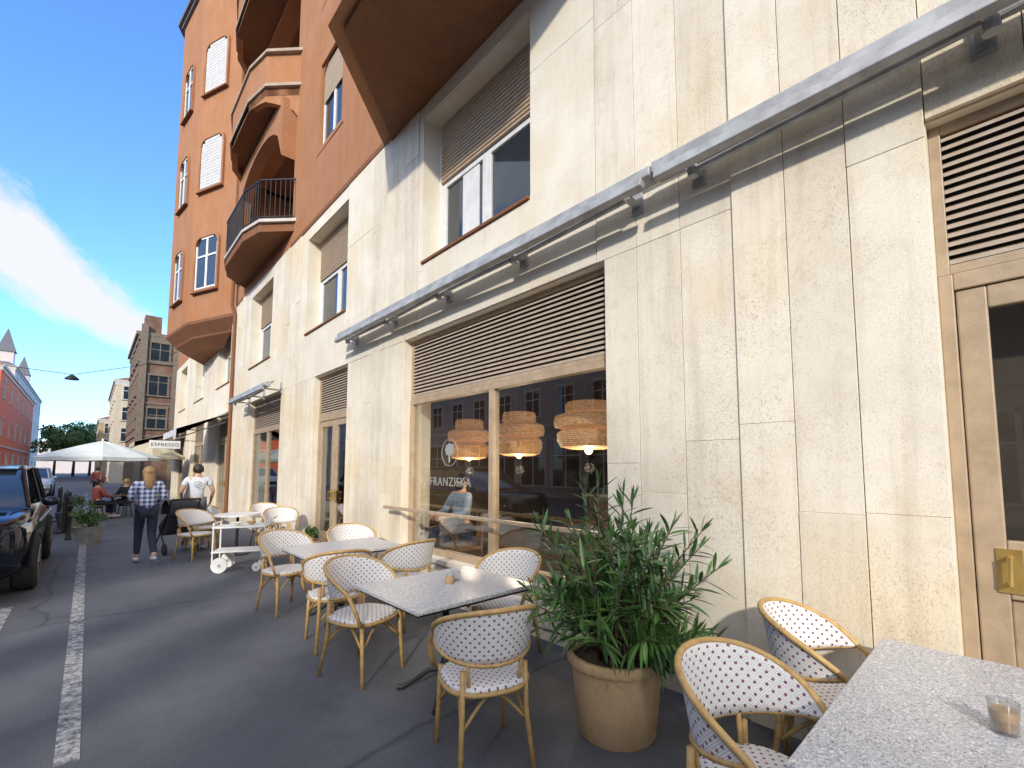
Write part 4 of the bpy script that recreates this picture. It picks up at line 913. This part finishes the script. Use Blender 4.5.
for i,(x,y,h,rc,nn,lab) in enumerate(((-9.6,-8.4,9.6,1.35,2300,'added full crowned tree breaking the sunlight before the low grey shop, nearest the pink house'),(-9.7,-6.1,9.4,.50,800,'added columnar tree breaking the sunlight, second from the pink house across the street'),(-9.6,-4.1,9.2,.40,650,'added columnar tree breaking the sunlight, third from the pink house across the street'),(-9.6,-2.2,9.0,.55,800,'added columnar tree breaking the sunlight, in front of the cream house across the street'))):  # trees out of view, added to break the sun into streaks
    tree(x,y,h,rc,lab,31+i,nn,.12,14)
car(-2.3,34,M['plate'],'white car far down the left parking lane')
wl=empty('suspended_street_lamp',(-.65,25,5.15)); tag(wl,'small dark street lamp hanging from a wire across the street','lamp')
q=MB(); q.tube([(-9.3,0,1.2),(-3.5,0,.30),(0,0,.12),(2.0,-1.5,.55),(2.95,-2.9,1.0)],.012,5); q.build('wire',M['black'],wl)
MB().lathe([(.001,.12),(.06,.10),(.20,-.02),(.22,-.08),(.001,-.10)],18).build('lamp_head',M['black'],wl,smooth=True)
# ------------------------------------------------------------------ world, sun, camera
EL=R(25); sd=Vector((-.75*math.cos(EL),-.66*math.cos(EL),math.sin(EL))).normalized()
W=bpy.data.worlds.new('World'); S.world=W; W.use_nodes=True; nt=W.node_tree; N=nt.nodes.new; L=nt.links.new
sky=N('ShaderNodeTexSky'); sky.sky_type='NISHITA'; sky.sun_disc=False; sky.sun_elevation=EL; sky.sun_rotation=math.atan2(-.75,-.66)%(2*PI); sky.air_density=1.0; sky.dust_density=.3; sky.ozone_density=3.0
bg=nt.nodes['Background']; bg.inputs[1].default_value=.42
tc=N('ShaderNodeTexCoord'); sx=N('ShaderNodeSeparateXYZ'); L(tc.outputs['Generated'],sx.inputs[0])
tt=mth(nt,'ADD',mth(nt,'MULTIPLY',sx.outputs[0],.69),mth(nt,'MULTIPLY',sx.outputs[2],.72))
ss=mth(nt,'SUBTRACT',mth(nt,'MULTIPLY',sx.outputs[0],.72),mth(nt,'MULTIPLY',sx.outputs[2],.69))
cb=N('ShaderNodeCombineXYZ'); L(mth(nt,'MULTIPLY',ss,3.0),cb.inputs[0]); L(mth(nt,'MULTIPLY',tt,6.0),cb.inputs[1]); L(sx.outputs[1],cb.inputs[2])
nz=noise(nt,2.4,9,cb.outputs[0],.66)
cen=mth(nt,'ADD',mth(nt,'MULTIPLY',mth(nt,'ADD',ss,.294),.227),.152)
dt=mth(nt,'ABSOLUTE',mth(nt,'SUBTRACT',tt,cen)); wd=mth(nt,'ADD',6.0,mth(nt,'MULTIPLY',mth(nt,'MAXIMUM',mth(nt,'ADD',ss,.28),0),40)); fall=mth(nt,'MULTIPLY',dt,wd)
v=mth(nt,'SUBTRACT',mth(nt,'ADD',nz,.36),fall); mask=ramp(nt,v,.42,.68)
fw=ramp(nt,sx.outputs[1],.3,.7); mask=mth(nt,'MULTIPLY',mask,fw)
hz=ramp(nt,sx.outputs[2],.0,.20,(.5,.5,.5),(0,0,0))
mk=mth(nt,'MAXIMUM',mask,hz)
hs=mixc(nt,1.0,sky.outputs[0],(.52,.74,1.0),'MULTIPLY')
c=mixc(nt,mk,hs,(2.2,2.25,2.35))
bn=ramp(nt,noise(nt,1.6,6,tc.outputs['Generated'],.6),.36,.56)  # bright cloud bank added behind the camera, out of view, as facade fill
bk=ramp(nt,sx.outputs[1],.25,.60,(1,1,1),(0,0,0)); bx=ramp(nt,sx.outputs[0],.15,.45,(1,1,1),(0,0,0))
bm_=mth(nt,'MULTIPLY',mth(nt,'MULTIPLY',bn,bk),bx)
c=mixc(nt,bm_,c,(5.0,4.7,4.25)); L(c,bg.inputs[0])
sl=bpy.data.lights.new('sun','SUN'); sl.energy=3.5; sl.angle=R(2.2); sl.color=(1,.95,.86); so=bpy.data.objects.new('sun',sl); COL.objects.link(so); so.rotation_euler=(-sd).to_track_quat('-Z','Y').to_euler(); so.location=(-10,-10,20)
cam=bpy.data.cameras.new('camera'); co=bpy.data.objects.new('camera',cam); COL.objects.link(co); S.camera=co
th=R(43.1); pt_=R(4.4); F=Vector((math.sin(th)*math.cos(pt_),math.cos(th)*math.cos(pt_),math.sin(pt_)))
co.location=(0,0,1.6); co.rotation_euler=F.to_track_quat('-Z','Y').to_euler()
cam.sensor_width=36; cam.lens=36*460/1024; cam.shift_x=-8/1024; cam.shift_y=49/1024; cam.clip_end=2000; cam.clip_start=.05
S.view_settings.view_transform='Standard'; S.view_settings.look='None'; S.view_settings.exposure=0
